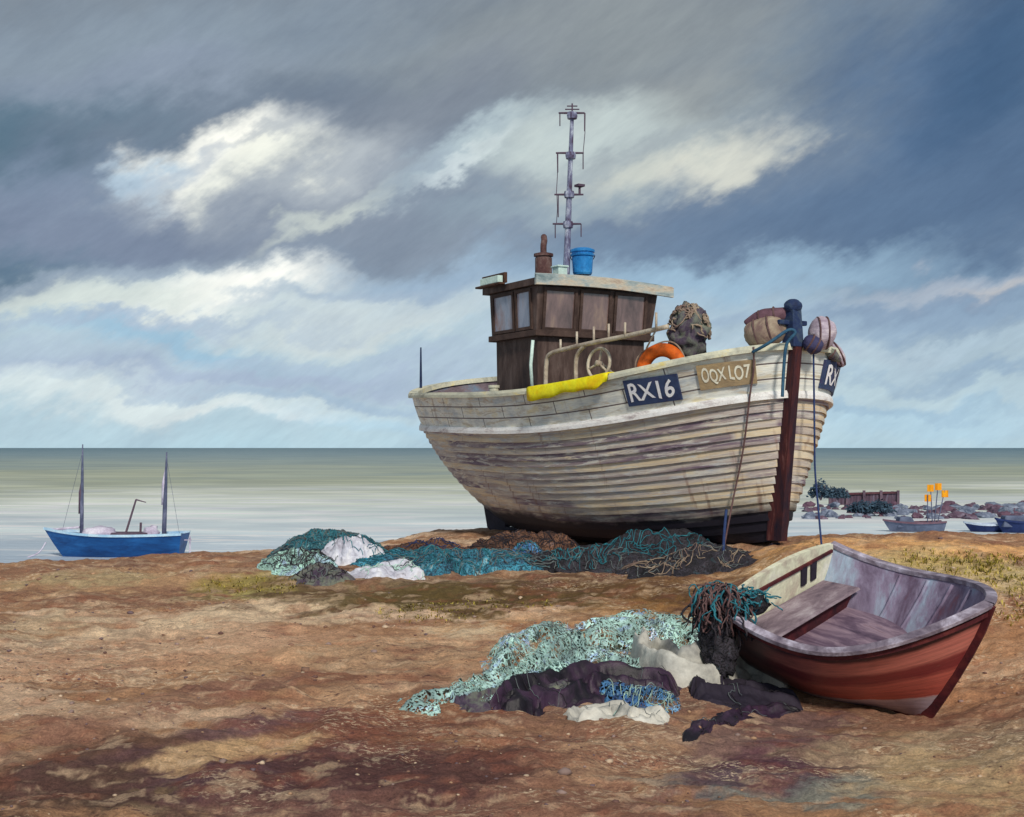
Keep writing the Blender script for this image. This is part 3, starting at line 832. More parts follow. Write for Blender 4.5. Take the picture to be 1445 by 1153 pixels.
# patches of different shingle, sand and weed, each where it lies on the beach
PATCH = [ # px, py, rx, ry, tilt, colour, weight
    (150, 820, 220, 22, 0, (150, 116, 84), .8), (110, 815, 120, 14, 0, (136, 124, 92), .6),
    (60, 880, 90, 22, 8, (158, 136, 110), .8), (300, 880, 240, 32, 8, (176, 152, 126), 1.0), (480, 865, 120, 22, 10, (172, 148, 120), .8),
    (400, 830, 110, 22, 0, (142, 132, 72), .9), (330, 826, 70, 14, 0, (118, 104, 40), .7),
    (200, 930, 300, 44, 6, (158, 120, 94), .85), (420, 935, 200, 30, 8, (160, 124, 94), .7), (250, 985, 240, 24, 12, (108, 72, 62), .7), (100, 1010, 160, 22, 10, (146, 112, 88), .7),
    (330, 1060, 300, 50, 10, (84, 56, 64), 1.0), (280, 1075, 120, 10, 4, (170, 134, 92), .6), (130, 1050, 160, 30, 4, (116, 80, 66), .8), (110, 1110, 200, 50, 0, (84, 58, 46), .95),
    (220, 1125, 150, 26, 0, (70, 62, 50), .8), (520, 1035, 240, 50, 6, (106, 62, 46), .95), (560, 1000, 160, 20, 6, (130, 88, 62), .7),
    (480, 985, 110, 16, 14, (166, 130, 100), .6), (500, 1110, 300, 50, 0, (86, 54, 54), .95), (780, 1100, 240, 60, 6, (112, 76, 62), .9),
    (640, 930, 260, 44, 4, (160, 122, 92), .85), (560, 925, 160, 16, 6, (118, 96, 76), .5),
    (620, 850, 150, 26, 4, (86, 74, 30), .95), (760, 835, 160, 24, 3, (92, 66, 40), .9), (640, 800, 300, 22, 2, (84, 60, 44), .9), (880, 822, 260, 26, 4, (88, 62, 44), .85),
    (690, 893, 130, 14, -4, (176, 154, 126), .85), (930, 855, 140, 22, 2, (110, 76, 34), .9), (800, 885, 190, 26, 4, (160, 118, 80), .85),
    (960, 1055, 240, 50, 14, (146, 112, 86), .85), (1080, 1035, 160, 22, 10, (82, 60, 66), .8), (1110, 1075, 190, 34, 10, (84, 50, 62), 1.0), (1120, 1115, 190, 30, 0, (100, 106, 102), .9),
    (1280, 1070, 200, 40, 4, (132, 112, 86), .8), (1340, 1100, 180, 40, 8, (158, 130, 94), .8), (1420, 1040, 120, 30, 0, (118, 96, 76), .7), (1390, 960, 120, 60, 0, (150, 106, 74), .8),
    (1300, 768, 300, 30, 0, (190, 140, 84), 1.0), (1230, 790, 160, 20, 10, (166, 136, 92), .8), (1380, 812, 160, 32, 0, (160, 140, 84), .85), (1420, 870, 90, 40, 0, (146, 100, 66), .8),
    (1060, 1090, 120, 22, 8, (70, 42, 56), .9), (300, 1085, 330, 40, 6, (72, 48, 56), 1.0), (60, 1125, 200, 34, 0, (76, 54, 44), .9), (560, 1085, 260, 30, 4, (74, 46, 44), .95), (330, 1062, 130, 8, 4, (172, 138, 98), .8),
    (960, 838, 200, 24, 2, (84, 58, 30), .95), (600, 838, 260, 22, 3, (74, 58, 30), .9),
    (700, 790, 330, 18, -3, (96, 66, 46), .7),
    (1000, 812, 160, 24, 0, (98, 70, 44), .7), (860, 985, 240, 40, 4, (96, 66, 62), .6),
]
def gcolor(x, y, z):
    lin = lambda c: (lambda v: (v*.86+v.mean()*.14)*np.array([1.40, 1.42, 1.36]))(np.array(A(*c)[:3]))
    f1 = fbm(x*.9-y*.2, y*1.5, 51, 6, .6); f2 = fbm(x*2.3-.5*y, y*4.2, 77, 6, .62); f3 = fbm(x*3.6-y*.9, y*8.5, 91, 6, .68)
    col = lin((132, 96, 70))[None, :]*np.ones((len(x), 1))
    def lay(c, m): 
        nonlocal col
        col = col*(1-m[:, None])+lin(c)[None, :]*m[:, None]
    st = lambda v, a, b: np.clip((v-a)/(b-a), 0, 1)**2*(3-2*np.clip((v-a)/(b-a), 0, 1))
    f4 = fbm(x*.38-y*.22+9, y*1.5+x*.1, 171, 5, .6)
    near = np.clip((11.0-y)/3.0, 0, 1)
    lay((182, 156, 134), (.62-.35*near)*st(f4+.35*(f3-.5), .53, .64))
    lay((92, 62, 58), (.35+.35*near)*st(1-f4+.4*(f3-.5), .54, .68))
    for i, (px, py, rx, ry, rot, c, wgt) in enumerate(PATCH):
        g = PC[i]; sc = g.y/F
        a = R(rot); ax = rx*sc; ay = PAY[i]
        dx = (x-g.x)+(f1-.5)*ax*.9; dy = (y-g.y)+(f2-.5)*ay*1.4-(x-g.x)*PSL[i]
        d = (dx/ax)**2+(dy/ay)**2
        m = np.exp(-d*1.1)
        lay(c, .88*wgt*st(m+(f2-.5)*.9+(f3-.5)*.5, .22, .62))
    lay((170, 142, 116), .45*st(f3+.7*(f2-.5)+.5*(f1-.5), .60, .72))      # scattered pale dry sand
    lay((78, 50, 48), .4*st(1-f3+.9*(f1-.5)+.4*(f2-.5), .60, .74))        # damp dark patches
    lay((120, 66, 48), .35*st(fbm(x*3, y*5, 133, 5), .58, .68))
    return col
PC, PAY, PSL = [], [], []
for px, py, rx, ry, rot, c, wgt in PATCH:
    g = G(px, py); PC.append(g)
    g2 = G(px, min(py+ry, 1152)); g1 = G(px, max(py-ry, 800 if px < 1100 else 762))
    PAY.append(max(.25, min(3.2, abs(g1.y-g2.y)/2*(1.0 if py+ry < 1150 else 1.6))))
    gr = G(min(px+40, 1440), max(py-40*math.tan(R(rot)), 765)); PSL.append(max(-1.5, min(1.5, (gr.y-g.y)/max(.05, (gr.x-g.x)))) if rot else 0)

def make_ground():
    us = np.linspace(-1.25, 1.25, 60); us = np.unique(np.r_[np.linspace(-1.3, -.46, 26), np.linspace(-.46, .46, 520), np.linspace(.46, 1.3, 26)])
    ys = np.r_[np.geomspace(3.2, 22.5, 520), np.linspace(22.8, 45, 40)]
    U, Y = np.meshgrid(us, ys); x = (U*Y).ravel(); y = Y.ravel()
    z = gbase(x, y)+grough(x, y)
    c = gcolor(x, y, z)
    m, n = U.shape
    idx = np.arange(m*n).reshape(m, n)
    f = np.stack([idx[:-1, :-1], idx[:-1, 1:], idx[1:, 1:], idx[1:, :-1]], -1).reshape(-1, 4)
    me = bpy.data.meshes.new('beach')
    me.vertices.add(m*n); me.vertices.foreach_set('co', np.c_[x, y, z].astype(np.float32).ravel())
    me.loops.add(f.size); me.loops.foreach_set('vertex_index', f.ravel().astype(np.int32))
    me.polygons.add(len(f)); me.polygons.foreach_set('loop_start', np.arange(0, f.size, 4, dtype=np.int32))
    me.polygons.foreach_set('use_smooth', np.ones(len(f), dtype=bool))
    me.update(calc_edges=True)
    a = me.color_attributes.new('ground_colour', 'FLOAT_COLOR', 'POINT'); a.data.foreach_set('color', np.c_[c, np.ones(len(c))].astype(np.float32).ravel())
    mt, nt, b = newmat('sand_and_shingle')
    at = nd(nt, 'ShaderNodeAttribute'); at.attribute_name = 'ground_colour'
    tc = nd(nt, 'ShaderNodeTexCoord').outputs['Object']
    n1 = noise_n(nt, mapped(nt, tc, (1, 1.6, 1), (0, 0, R(20))), 9, 9, .75, .4)
    r = ramp(nt, [(.58, .54, .55, 1), (1, 1, 1, 1), (1.5, 1.47, 1.42, 1)], .3, .72); nt.links.new(n1.outputs[0], r.inputs[0])
    col = mixc(nt, .8, at.outputs['Color'], r.outputs[0], 'MULTIPLY')
    n2 = noise_n(nt, tc, 55, 6, .75); r2 = ramp(nt, [(.48, .48, .5, 1), (1.5, 1.5, 1.46, 1)], .28, .72); nt.links.new(n2.outputs[0], r2.inputs[0])
    col = mixc(nt, .85, col, r2.outputs[0], 'MULTIPLY')
    # crusts of dry sand: pale grit in drifts, and dark damp grit between them
    for seed_, colr, lo_, sc_ in ((0, A(186, 164, 138, 1.3), .56, 26), (9, A(66, 44, 46, 1.2), .58, 22)):
        na = noise_n(nt, mapped(nt, tc, (.6, 1.5, 1), (0, 0, R(18)), (seed_, seed_*2, 0)), sc_, 7, .75, .3)
        nb_ = noise_n(nt, mapped(nt, tc, (.5, 1.1, 1), (0, 0, R(18)), (seed_*3, 1, 0)), 1.1, 5, .65, .4)
        ra = ramp(nt, [(0, 0, 0, 1), (1, 1, 1, 1)], lo_-.03, lo_+.03); nt.links.new(na.outputs[0], ra.inputs[0])
        rb = ramp(nt, [(0, 0, 0, 1), (.85, .85, .85, 1)], .50, .60); nt.links.new(nb_.outputs[0], rb.inputs[0])
        mm = nd(nt, 'ShaderNodeMath', operation='MULTIPLY'); nt.links.new(ra.outputs[0], mm.inputs[0]); nt.links.new(rb.outputs[0], mm.inputs[1])
        col = mixc(nt, mm.outputs[0], col, colr)
    nt.links.new(col, b.inputs['Base Color']); b.inputs['Roughness'].default_value = .9; b.inputs['Specular IOR Level'].default_value = .15
    ad = nd(nt, 'ShaderNodeMath', operation='MULTIPLY_ADD'); nt.links.new(n2.outputs[0], ad.inputs[0]); ad.inputs[1].default_value = .35; nt.links.new(n1.outputs[0], ad.inputs[2])
    bp = nd(nt, 'ShaderNodeBump'); bp.inputs['Strength'].default_value = .75; bp.inputs['Distance'].default_value = .06
    nt.links.new(ad.outputs[0], bp.inputs['Height']); nt.links.new(bp.outputs[0], b.inputs['Normal'])
    me.materials.append(mt)
    o = bpy.data.objects.new('beach', me); link(o); tag(o, kind='structure')
make_ground()

# ------------------------------------------------------------------ sea
SEA = -2.4
def make_sea():
    mb = MB()
    xs = [-40000, -3000, -300, 0, 300, 3000, 40000]; ys = [26, 40, 60, 100, 300, 1000, 5000, 45000]
    mb.grid([[(x, y, SEA) for x in xs] for y in ys])
    m, nt, b = newmat('silty_sea_water')
    tc = nd(nt, 'ShaderNodeTexCoord').outputs['Object']
    sep = nd(nt, 'ShaderNodeSeparateXYZ'); nt.links.new(tc, sep.inputs[0])
    # colour goes with the distance from the shore: foam, silt, deep water
    inv = nd(nt, 'ShaderNodeMath', operation='DIVIDE'); inv.inputs[0].default_value = 52; nt.links.new(sep.outputs[1], inv.inputs[1])
    n0 = noise_n(nt, mapped(nt, tc, (.014, .02, 1), (0, 0, R(-12))), 1.0, 3, .5, .8)
    ma = nd(nt, 'ShaderNodeMath', operation='MULTIPLY_ADD'); nh = nd(nt, 'ShaderNodeMath', operation='SUBTRACT'); nt.links.new(n0.outputs[0], nh.inputs[0]); nh.inputs[1].default_value = .5
    am = nd(nt, 'ShaderNodeMath', operation='MULTIPLY'); am.use_clamp = True; nt.links.new(inv.outputs[0], am.inputs[0]); am.inputs[1].default_value = 1.5      # bars of silt show near the shore only
    nt.links.new(nh.outputs[0], ma.inputs[0]); nt.links.new(am.outputs[0], ma.inputs[1]); nt.links.new(inv.outputs[0], ma.inputs[2])
    sb = ma
    g = nd(nt, 'ShaderNodeValToRGB'); e = g.color_ramp.elements
    k = 1.55
    stops = [(0, S(84, 108, 118, k)), (.05, S(108, 128, 134, k)), (.13, S(130, 142, 136, k)), (.24, S(152, 156, 134, k)), (.34, S(164, 168, 150, k)), (.46, S(188, 192, 180, k)), (.62, S(190, 198, 194, k)), (.8, S(184, 194, 198, k)), (1, S(168, 180, 190, k))]
    while len(e) < len(stops): e.new(.5)
    for i, (p, c) in enumerate(stops): e[i].position = p; e[i].color = c
    nt.links.new(sb.outputs[0], g.inputs[0])
    # foam lines of the low surf
    n1 = noise_n(nt, mapped(nt, tc, (.085, .30, 1), (0, 0, R(3))), 1.0, 5, .6, .9)
    r1 = ramp(nt, [(0, 0, 0, 1), (1, 1, 1, 1)], .50, .60); nt.links.new(n1.outputs[0], r1.inputs[0])
    fm = nd(nt, 'ShaderNodeMapRange'); nt.links.new(sb.outputs[0], fm.inputs[0]); fm.inputs[1].default_value = .28; fm.inputs[2].default_value = .5; fm.inputs[4].default_value = .95
    mu = nd(nt, 'ShaderNodeMath', operation='MULTIPLY'); nt.links.new(r1.outputs[0], mu.inputs[0]); nt.links.new(fm.outputs[0], mu.inputs[1])
    col = mixc(nt, mu.outputs[0], g.outputs[0], S(226, 229, 222, 1.35))
    # darker bands of passing swell
    n2 = noise_n(nt, mapped(nt, tc, (.05, .11, 1), (0, 0, R(6)), loc=(5, 2, 0)), 1.0, 3, .55, .6)
    r2 = ramp(nt, [(.80, .82, .86, 1), (1.14, 1.13, 1.1, 1)], .36, .64); nt.links.new(n2.outputs[0], r2.inputs[0])
    col = mixc(nt, 1, col, r2.outputs[0], 'MULTIPLY')
    nt.links.new(col, b.inputs['Base Color']); b.inputs['Roughness'].default_value = .45; b.inputs['Specular IOR Level'].default_value = .15
    n3 = noise_n(nt, mapped(nt, tc, (.25, 1.3, 1)), 1.0, 7, .6, .4)
    bp = nd(nt, 'ShaderNodeBump'); bp.inputs['Strength'].default_value = .5; bp.inputs['Distance'].default_value = .5
    nt.links.new(n3.outputs[0], bp.inputs['Height']); nt.links.new(bp.outputs[0], b.inputs['Normal'])
    o = mb.build('sea', m); tag(o, kind='structure')
make_sea()

# ------------------------------------------------------------------ dinghy
M['d_in'] = pmat('scuffed_lilac_lining', [A(98, 48, 52), A(88, 74, 94), A(124, 114, 136), A(140, 156, 174), A(178, 174, 190)], 1.7, (2.0, 1, .8), lo=.22, hi=.74, dist=.5, fine=.25)
M['d_floor'] = pmat('worn_lilac_floor', [A(60, 48, 64), A(90, 74, 90), A(128, 110, 122), A(88, 62, 70)], 2.6, (.8, 2.6, 2), rough=.55, dist=.6)
M['d_rail'] = pmat('scuffed_pale_gunwale', [A(70, 60, 74), A(116, 106, 118), A(176, 170, 186)], 3.0, (1.4, 1.4, 2), rough=.5, lo=.3, hi=.66)
M['d_transom'] = pmat('greenish_white_transom', [A(150, 132, 122), A(192, 192, 168), A(204, 200, 192)], 3, (1, 1, 1))
M['d_bench'] = pmat('lilac_grey_bench', [A(70, 58, 70), A(112, 98, 106), A(150, 140, 146)], 3, (2.5, .8, 2))
M['d_dark'] = pmat('dark_maroon_wood', [A(34, 16, 24), A(70, 26, 32), A(96, 44, 40)], 4)
def dinghy_mat():
    m, nt, b = newmat('red_dinghy_paint')
    uv = nd(nt, 'ShaderNodeUVMap'); uv.uv_map = 'planks'; sep = nd(nt, 'ShaderNodeSeparateXYZ'); nt.links.new(uv.outputs[0], sep.inputs[0])
    n = noise_n(nt, mapped(nt, uv.outputs[0], (1.5, 3, 1)), 2.2, 6, .65)
    ma = nd(nt, 'ShaderNodeMath', operation='MULTIPLY_ADD'); nt.links.new(n.outputs[0], ma.inputs[0]); ma.inputs[1].default_value = .08; nt.links.new(sep.outputs[1], ma.inputs[2])
    g = nd(nt, 'ShaderNodeValToRGB'); e = g.color_ramp.elements
    st = [(.0, A(120, 108, 120)), (.22, A(150, 138, 150)), (.265, A(168, 154, 160)), (.285, A(158, 74, 64)), (.50, A(176, 92, 80)), (.56, A(122, 48, 50)), (.66, A(126, 52, 52)), (.71, A(188, 114, 102)), (.86, A(178, 104, 94)), (.90, A(60, 30, 36)), (1.0, A(48, 36, 44))]
    while len(e) < len(st): e.new(.5)
    for i, (p, c) in enumerate(st): e[i].position = p; e[i].color = c
    nt.links.new(ma.outputs[0], g.inputs[0])
    n2 = noise_n(nt, mapped(nt, uv.outputs[0], (1.2, 16, 1)), 2.5, 8, .7, .4)
    r = ramp(nt, [(.5, .45, .5, 1), (1, 1, 1, 1), (1.3, 1.3, 1.3, 1)], .3, .7); nt.links.new(n2.outputs[0], r.inputs[0])
    c = mixc(nt, .75, g.outputs[0], r.outputs[0], 'MULTIPLY')
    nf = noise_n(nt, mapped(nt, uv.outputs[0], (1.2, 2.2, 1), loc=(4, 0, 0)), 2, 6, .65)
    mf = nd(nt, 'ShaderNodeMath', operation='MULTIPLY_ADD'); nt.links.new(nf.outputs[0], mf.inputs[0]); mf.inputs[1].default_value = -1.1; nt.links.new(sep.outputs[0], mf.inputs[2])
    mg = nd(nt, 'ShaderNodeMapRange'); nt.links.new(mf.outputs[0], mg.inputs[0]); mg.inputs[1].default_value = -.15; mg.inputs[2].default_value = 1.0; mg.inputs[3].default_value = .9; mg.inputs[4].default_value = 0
    c = mixc(nt, mg.outputs[0], c, A(40, 24, 34))        # shade on the stern quarter painted into the hull colour
    n3 = noise_n(nt, mapped(nt, uv.outputs[0], (2, 6, 1)), 5, 8, .75); r3 = ramp(nt, [(0, 0, 0, 1), (1, 1, 1, 1)], .63, .68); nt.links.new(n3.outputs[0], r3.inputs[0])
    c = mixc(nt, r3.outputs[0], c, A(132, 100, 88))
    nt.links.new(c, b.inputs['Base Color']); b.inputs['Roughness'].default_value = .45
    bp = nd(nt, 'ShaderNodeBump'); bp.inputs['Strength'].default_value = .3; bp.inputs['Distance'].default_value = .01
    nt.links.new(n2.outputs[0], bp.inputs['Height']); nt.links.new(bp.outputs[0], b.inputs['Normal'])
    return m
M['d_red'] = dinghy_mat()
ding = empty('dinghy', mat=DM)
tag(ding, 'small open red dinghy with lilac inside, leaning on the brown beach before the big boat', 'dinghy')
UD = [i/44 for i in range(45)]; HD = [0, .03, .08, .16, .28, .42, .58, .74, .88, 1.0]
strips = []
for side in (1, -1):
    strips.append(([[dp(u, h, side, 0) for u in UD] for h in HD], [[(u*DL, h) for u in UD] for h in HD], lambda i, j: .5, side > 0))
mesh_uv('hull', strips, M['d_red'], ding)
mb = MB()
for side in (1, -1):
    mb.grid([[dp(u, h, side, -.03) for u in UD] for h in HD[2:]])
mb.build('lining', M['d_in'], ding, smooth=True)
mb = MB()       # gunwale
for side in (1, -1):
    rows = [[dp(u, 1, side, -.055, -.03), dp(u, 1, side, .03, -.03), dp(u, 1, side, .035, .01), dp(u, 1, side, -.055, .018)] for u in UD]
    mb.grid(rows, close=True)
mb.build('gunwale', M['d_rail'], ding, bevel=.005)
mb = MB()
for side in (1, -1):
    mb.grid([[dp(u, .93, side, -.0, -.02), dp(u, .93, side, .022, -.02), dp(u, .93, side, .022, .02), dp(u, .93, side, 0, .02)] for u in UD], close=True)
mb.build('rubbing_strip', M['d_dark'], ding)
# transom: board with an arched top and dark blocks for two sculling holes' shade
mb = MB()
nT = 16
def trow(x, top):
    r = []
    for i in range(nT+1):
        y = lerp(-1, 1, i/nT)*(DWT-.01)
        zt = DHS+.10*(1-(y/DWT)**2)+.0
        hh = min(1, abs(y)/DWT); zb = .05+(DHS-.05)*max(0, (hh-.05)/.95)**(1/.42)
        r.append(Vector((x, y, zt if top else min(zb, zt-.02))))
    return r
a, b_, c_, d_ = trow(-.02, 0), trow(-.02, 1), trow(.03, 1), trow(.03, 0)
mb.grid([a, b_, c_, d_, a])
tr_ = mb.build('transom', M['d_transom'], ding)
mb = MB()
for y in (.36, .52):
    mb.hexa([(.028, y-.045, DHS-.24), (.05, y-.045, DHS-.24), (.05, y+.045, DHS-.24), (.028, y+.045, DHS-.24), (.028, y-.05, DHS-.04), (.05, y-.05, DHS-.04), (.05, y+.05, DHS-.04), (.028, y+.05, DHS-.04)])
mb.build('hole_block', M['rudder'], tr_, bevel=.015)
mb = MB(); mb.box((.03, -DWT+.06, DHS-.06), (.05, DWT-.08, DHS-.03)); mb.build('transom_rib', M['d_dark'], tr_)
# stern bench and its dark front
def inw(u, z):    # inner half width at height z
    hh = (z-.03)/(dsheer(u)-.03); return abs(dp(u, hh, 1, -.035).y)
zb = .40*KD; ub = .34*KD/DL
mb = MB()
rows = [[Vector((u*DL, y*inw(u, zb), zb+dz)) for y in (-1, -.5, 0, .5, 1)] for u, dz in ((.02, .03), (ub, .03), (ub+.012, .015), (ub, 0), (.02, 0))]
mb.grid(rows); mb.build('stern_bench', M['d_bench'], ding)
mb = MB(); x = (ub-.02)*DL
mb.grid([[Vector((x, y*inw(ub, z), z)) for y in (-1, -.5, 0, .5, 1)] for z in (.12, .2, .3, zb)]); mb.build('bench_front', M['d_dark'], ding)
zf = .27*KD
mb = MB(); rows = []
for i in range(24):
    u = lerp(ub-.05, .93, i/23); w = inw(min(u, .93), zf+.02*max(0, u-.6)); rows.append([Vector((dp(u, .15, 1).x, y*w, zf+.05*max(0, u-.5)**2-.012*(1-y*y))) for y in [k/5-1 for k in range(11)]])
mb.grid(rows); mb.build('floor', M['d_floor'], ding, smooth=True)
for k, u in enumerate((.36, .50, .64, .77)):
    for side in (1, -1):
        mb = MB()
        mb.tube([dp(u, h, side, -.036) for h in (.22, .4, .6, .8, .95)], .016, 6); mb.build('rib', M['d_in'], ding, smooth=True)
mb = MB()   # stem band and keel
pr = [dp(1, h, 0) for h in (0, .1, .25, .4, .6, .8, 1.0)]
for i in range(len(pr)-1):
    a, b_ = pr[i], pr[i+1]; o0, o1 = Vector((-.05, 0, 0)), Vector((.045, 0, -.02)); w = Vector((0, .028, 0))
    mb.hexa([a+o0-w, a+o1-w*.6, a+o1+w*.6, a+o0+w, b_+o0-w, b_+o1-w*.6, b_+o1+w*.6, b_+o0+w])
mb.bar(Vector((0, 0, .0)), pr[0]+Vector((.02, 0, 0)), .05, .09)
mb.build('stem_band', M['d_dark'], ding)


# ------------------------------------------------------------------ things carried by the big boat
def W(l): 
    w = STERN+DV*l.x-NV*l.y; return Vector((w.x, w.y, l.z+ZB))
# blue tub on the wheelhouse roof
q = W(BL(822, 388, -.05))
mb = MB(); prof = [(0, 0), (.135, 0), (.15, .03), (.165, .27), (.155, .275), (.18, .29), (.185, .315), (.168, .32), (.17, .345), (.19, .35), (.19, .385), (.13, .41), (0, .42)]
mb.lathe(prof, 28)
e = empty('plastic_tub', (q.x, q.y, q.z-.0)); tag(e, 'bright blue lidded plastic tub standing on the wheelhouse roof', 'tub')
mb.build('body', M['blue_plastic'], e, smooth=False)
mb = MB(); mb.tube([Vector((.19*math.cos(a), .19*math.sin(a), .30-.10*abs(math.sin(a/1)))) for a in [math.pi*i/16 for i in range(17)]], .007, 5, cap=False); mb.build('handle', M['rigging'], e)
# lifebuoy: stands behind the bulwark
ul = u_px(920, 1.0); q = W(hp(ul, 1, 1, -.24)); q.z = zpix(523, q.y)
nrm = (W(hp(ul, .98, 1, .2))-W(hp(ul, .98, 1, 0))); nrm.z = 0; nrm = (nrm.normalized()+Vector((.0, -.25, .0))).normalized(); rot = nrm.to_track_quat('Z', 'Y').to_matrix()
mb = MB(); rr = .265
n1_, n2_ = 48, 14; rows = []
for i in range(n1_):
    a = 2*math.pi*i/n1_; c = Vector((rr*math.cos(a), rr*math.sin(a), 0)); d = Vector((math.cos(a), math.sin(a), 0))
    rows.append([rot @ (c+d*(.088*math.cos(b))+Vector((0, 0, .075*math.sin(b)))) for b in [2*math.pi*j/n2_ for j in range(n2_)]])
mb.grid(rows+[rows[0]], close=True)
e = empty('lifebuoy', q); tag(e, 'orange lifebuoy ring propped behind the bulwark beside the number board', 'lifebuoy')
mb.build('ring', M['orange'], e, smooth=True)
mb = MB(); mb.tube([rot @ Vector(((rr+.10-.02*math.sin(4*a))*math.cos(a), (rr+.10-.02*math.sin(4*a))*math.sin(a), 0)) for a in [2*math.pi*i/60 for i in range(61)]], .010, 5, cap=False); mb.build('grab_line', M['fender_brown'], e)
# yellow oilcloth over the rail
ua, ub_ = u_px(752, 1.0), u_px(864, 1.0)
mb = MB(); rows = []
for i in range(25):
    k = i/24; u = lerp(ua, ub_, k); sag = .03*math.sin(k*9)+.02*math.sin(k*23)
    dn = (.13-.03*k+sag*.6)*min(1, (1.02-k)*8)
    rows.append([hp(u, 1, 1, -.14)+Vector((0, 0, .06)), hp(u, 1, 1, -.11)+Vector((0, 0, .07+sag*.2)), hp(u, 1, 1, 0)+Vector((0, 0, .072+sag*.2)), hp(u, 1, 1, .085)+Vector((0, 0, .064)),
                 hp(u, 1, 1, .115)+Vector((0, 0, .04)), hp(u, 1, 1, .11)+Vector((0, 0, -.06)), hp(u, 1, 1, .10+sag*.4)+Vector((0, 0, -dn)),
                 hp(u, 1, 1, .085+sag*.4)+Vector((0, 0, -dn)), hp(u, 1, 1, .092)+Vector((0, 0, -.05)), hp(u, 1, 1, .09)+Vector((0, 0, .03)), hp(u, 1, 1, .0)+Vector((0, 0, .06))])
rows = [[W(p) for p in r] for r in rows]
o_ = rows[12][2].copy(); g = mb.grid([[p-o_ for p in r] for r in rows], close=True)
nn = len(rows[0]); mb.f += [tuple(range(g, g+nn)), tuple(range(g+24*nn, g+25*nn))]; mb.m += [0, 0]
oc = mb.build('oilcloth', M['yellow'], None, smooth=True); oc.location = o_; tag(oc, 'yellow oilcloth folded over the rail below the wheelhouse', 'oilcloth')

def strands(mb, org, rad, n, r=(.008, .016), loops=1.0, seed=1, lumps=1, hang=0, mi=0, npt=14):
    rng = random.Random(seed); org = Vector(org)
    for k in range(n):
        a = rng.uniform(0, 6.283); b = rng.uniform(-.2, 1.35)
        d = Vector((math.cos(a)*math.cos(b)*rad[0], math.sin(a)*math.cos(b)*rad[1], math.sin(b)*rad[2]))
        t = Vector((rng.gauss(0, 1), rng.gauss(0, 1), rng.gauss(0, .6))).normalized()
        pts = []; p = d*rng.uniform(.92, 1.05)
        for i in range(npt):
            pts.append(org+p)
            t = (t+Vector((rng.gauss(0, .5), rng.gauss(0, .5), rng.gauss(0, .4)-hang))).normalized()
            p = p+t*.09*loops*max(rad)
            q = Vector((p.x/rad[0], p.y/rad[1], p.z/rad[2])); l = q.length
            if l > 1e-6 and not hang: p = p*(rng.uniform(.96, 1.06)/l)
            if p.z < -rad[2]*.2 and not hang: p.z = -rad[2]*.2
        mb.tube(pts, rng.uniform(*r), 5, mi)

def bundle(name, label, cat, px, py, t, rad, mats, seed=0, n=60, group=None):
    q = W(hp(u_px(px-31, 1.0), 1, 1, -t)); q.z = zpix(py+6, q.y)
    mb = MB(); mb.blob((0, 0, 0), rad, 4, .34, 2.1, seed)
    strands(mb, (0, 0, 0), [r*1.04 for r in rad], n, (.007, .015), seed=seed, mi=1)
    o = mb.build(name, mats, None, smooth=True); o.location = q; tag(o, label, cat, group); return o
bundle('net_bundle', 'dark round bundle of net lashed above the rail behind the lifebuoy', 'net', 971, 464, .62, (.26, .26, .36), [M['darknet'], M['fender_brown']], 3, 70)
# strop that carries the net bundle
mb = MB(); mb.tube([(0, 0, -.7), (0, 0, -.4), (.01, 0, 0)], .035, 8)
o = mb.build('net_post', M['tube'], boat, smooth=True); o.matrix_basis = Matrix.Translation(hp(u_px(940, 1.0), 1, 1, -.62)+Vector((0, 0, .2)))
# fenders and floats at the bow
def fender(label, l, rad, M3, mat, seed, group='fenders slung round the bow', name='fender', rope=None):
    q = W(l); e = empty(name, q); tag(e, label, 'fender', group)
    mb = MB(); mb.blob((0, 0, 0), rad, 4, .10, 1.3, seed, M=M3); mb.build('body', mat, e, smooth=True)
    mb = MB()
    for k in (-.35, .3):
        pts = []
        for i in range(25):
            a = 2*math.pi*i/24; c = math.sqrt(1-k*k)
            pts.append(M3 @ Vector((rad[0]*k, rad[1]*c*1.03*math.cos(a), rad[2]*c*1.03*math.sin(a))))
        mb.tube(pts, .012, 5, cap=False)
    mb.build('lashing', M['rope'], e)
    return e
I3 = Matrix.Rotation(R(20), 3, 'Y')
fender('large brown canvas fender lying on the rail just left of the stem head', hp(u_px(1085, 1.0), 1, 1, -.16)+Vector((0, 0, .21)), (.27, .19, .20), Matrix.Rotation(R(-25), 3, 'Z') @ Matrix.Rotation(R(-14), 3, 'Y'), M['fender_brown'], 5)
fender('maroon canvas roll on top of the brown bow fender', hp(u_px(1092, 1.0), 1, 1, -.2)+Vector((0, 0, .39)), (.29, .13, .11), Matrix.Rotation(R(-20), 3, 'Z') @ Matrix.Rotation(R(-12), 3, 'Y'), pmat('maroon_canvas', [A(64, 42, 52), A(104, 76, 86)], 4), 6)
top_w = W(top)
def atpx(px, py, Y): 
    w = P(px, py, Y); s_ = (w-STERN); return Vector((s_.dot(DV), -s_.dot(NV), w.z-ZB))
fender('pale lilac round float hanging right of the stem head', atpx(1160, 470, 15.75), (.17, .19, .20), Matrix.Identity(3), M['fender_lilac'], 7)
fender('small dark blue float tucked under the pale lilac float', atpx(1147, 486, 15.5), (.13, .12, .11), Matrix.Rotation(R(30), 3, 'Y'), pmat('dark_blue_float', [A(34, 36, 66), A(62, 60, 90)], 4), 8)
fender('lilac roll hung over the far bow rail', atpx(1181, 500, 16.2), (.08, .12, .17), Matrix.Rotation(R(-28), 3, 'Y'), M['fender_lilac'], 9)
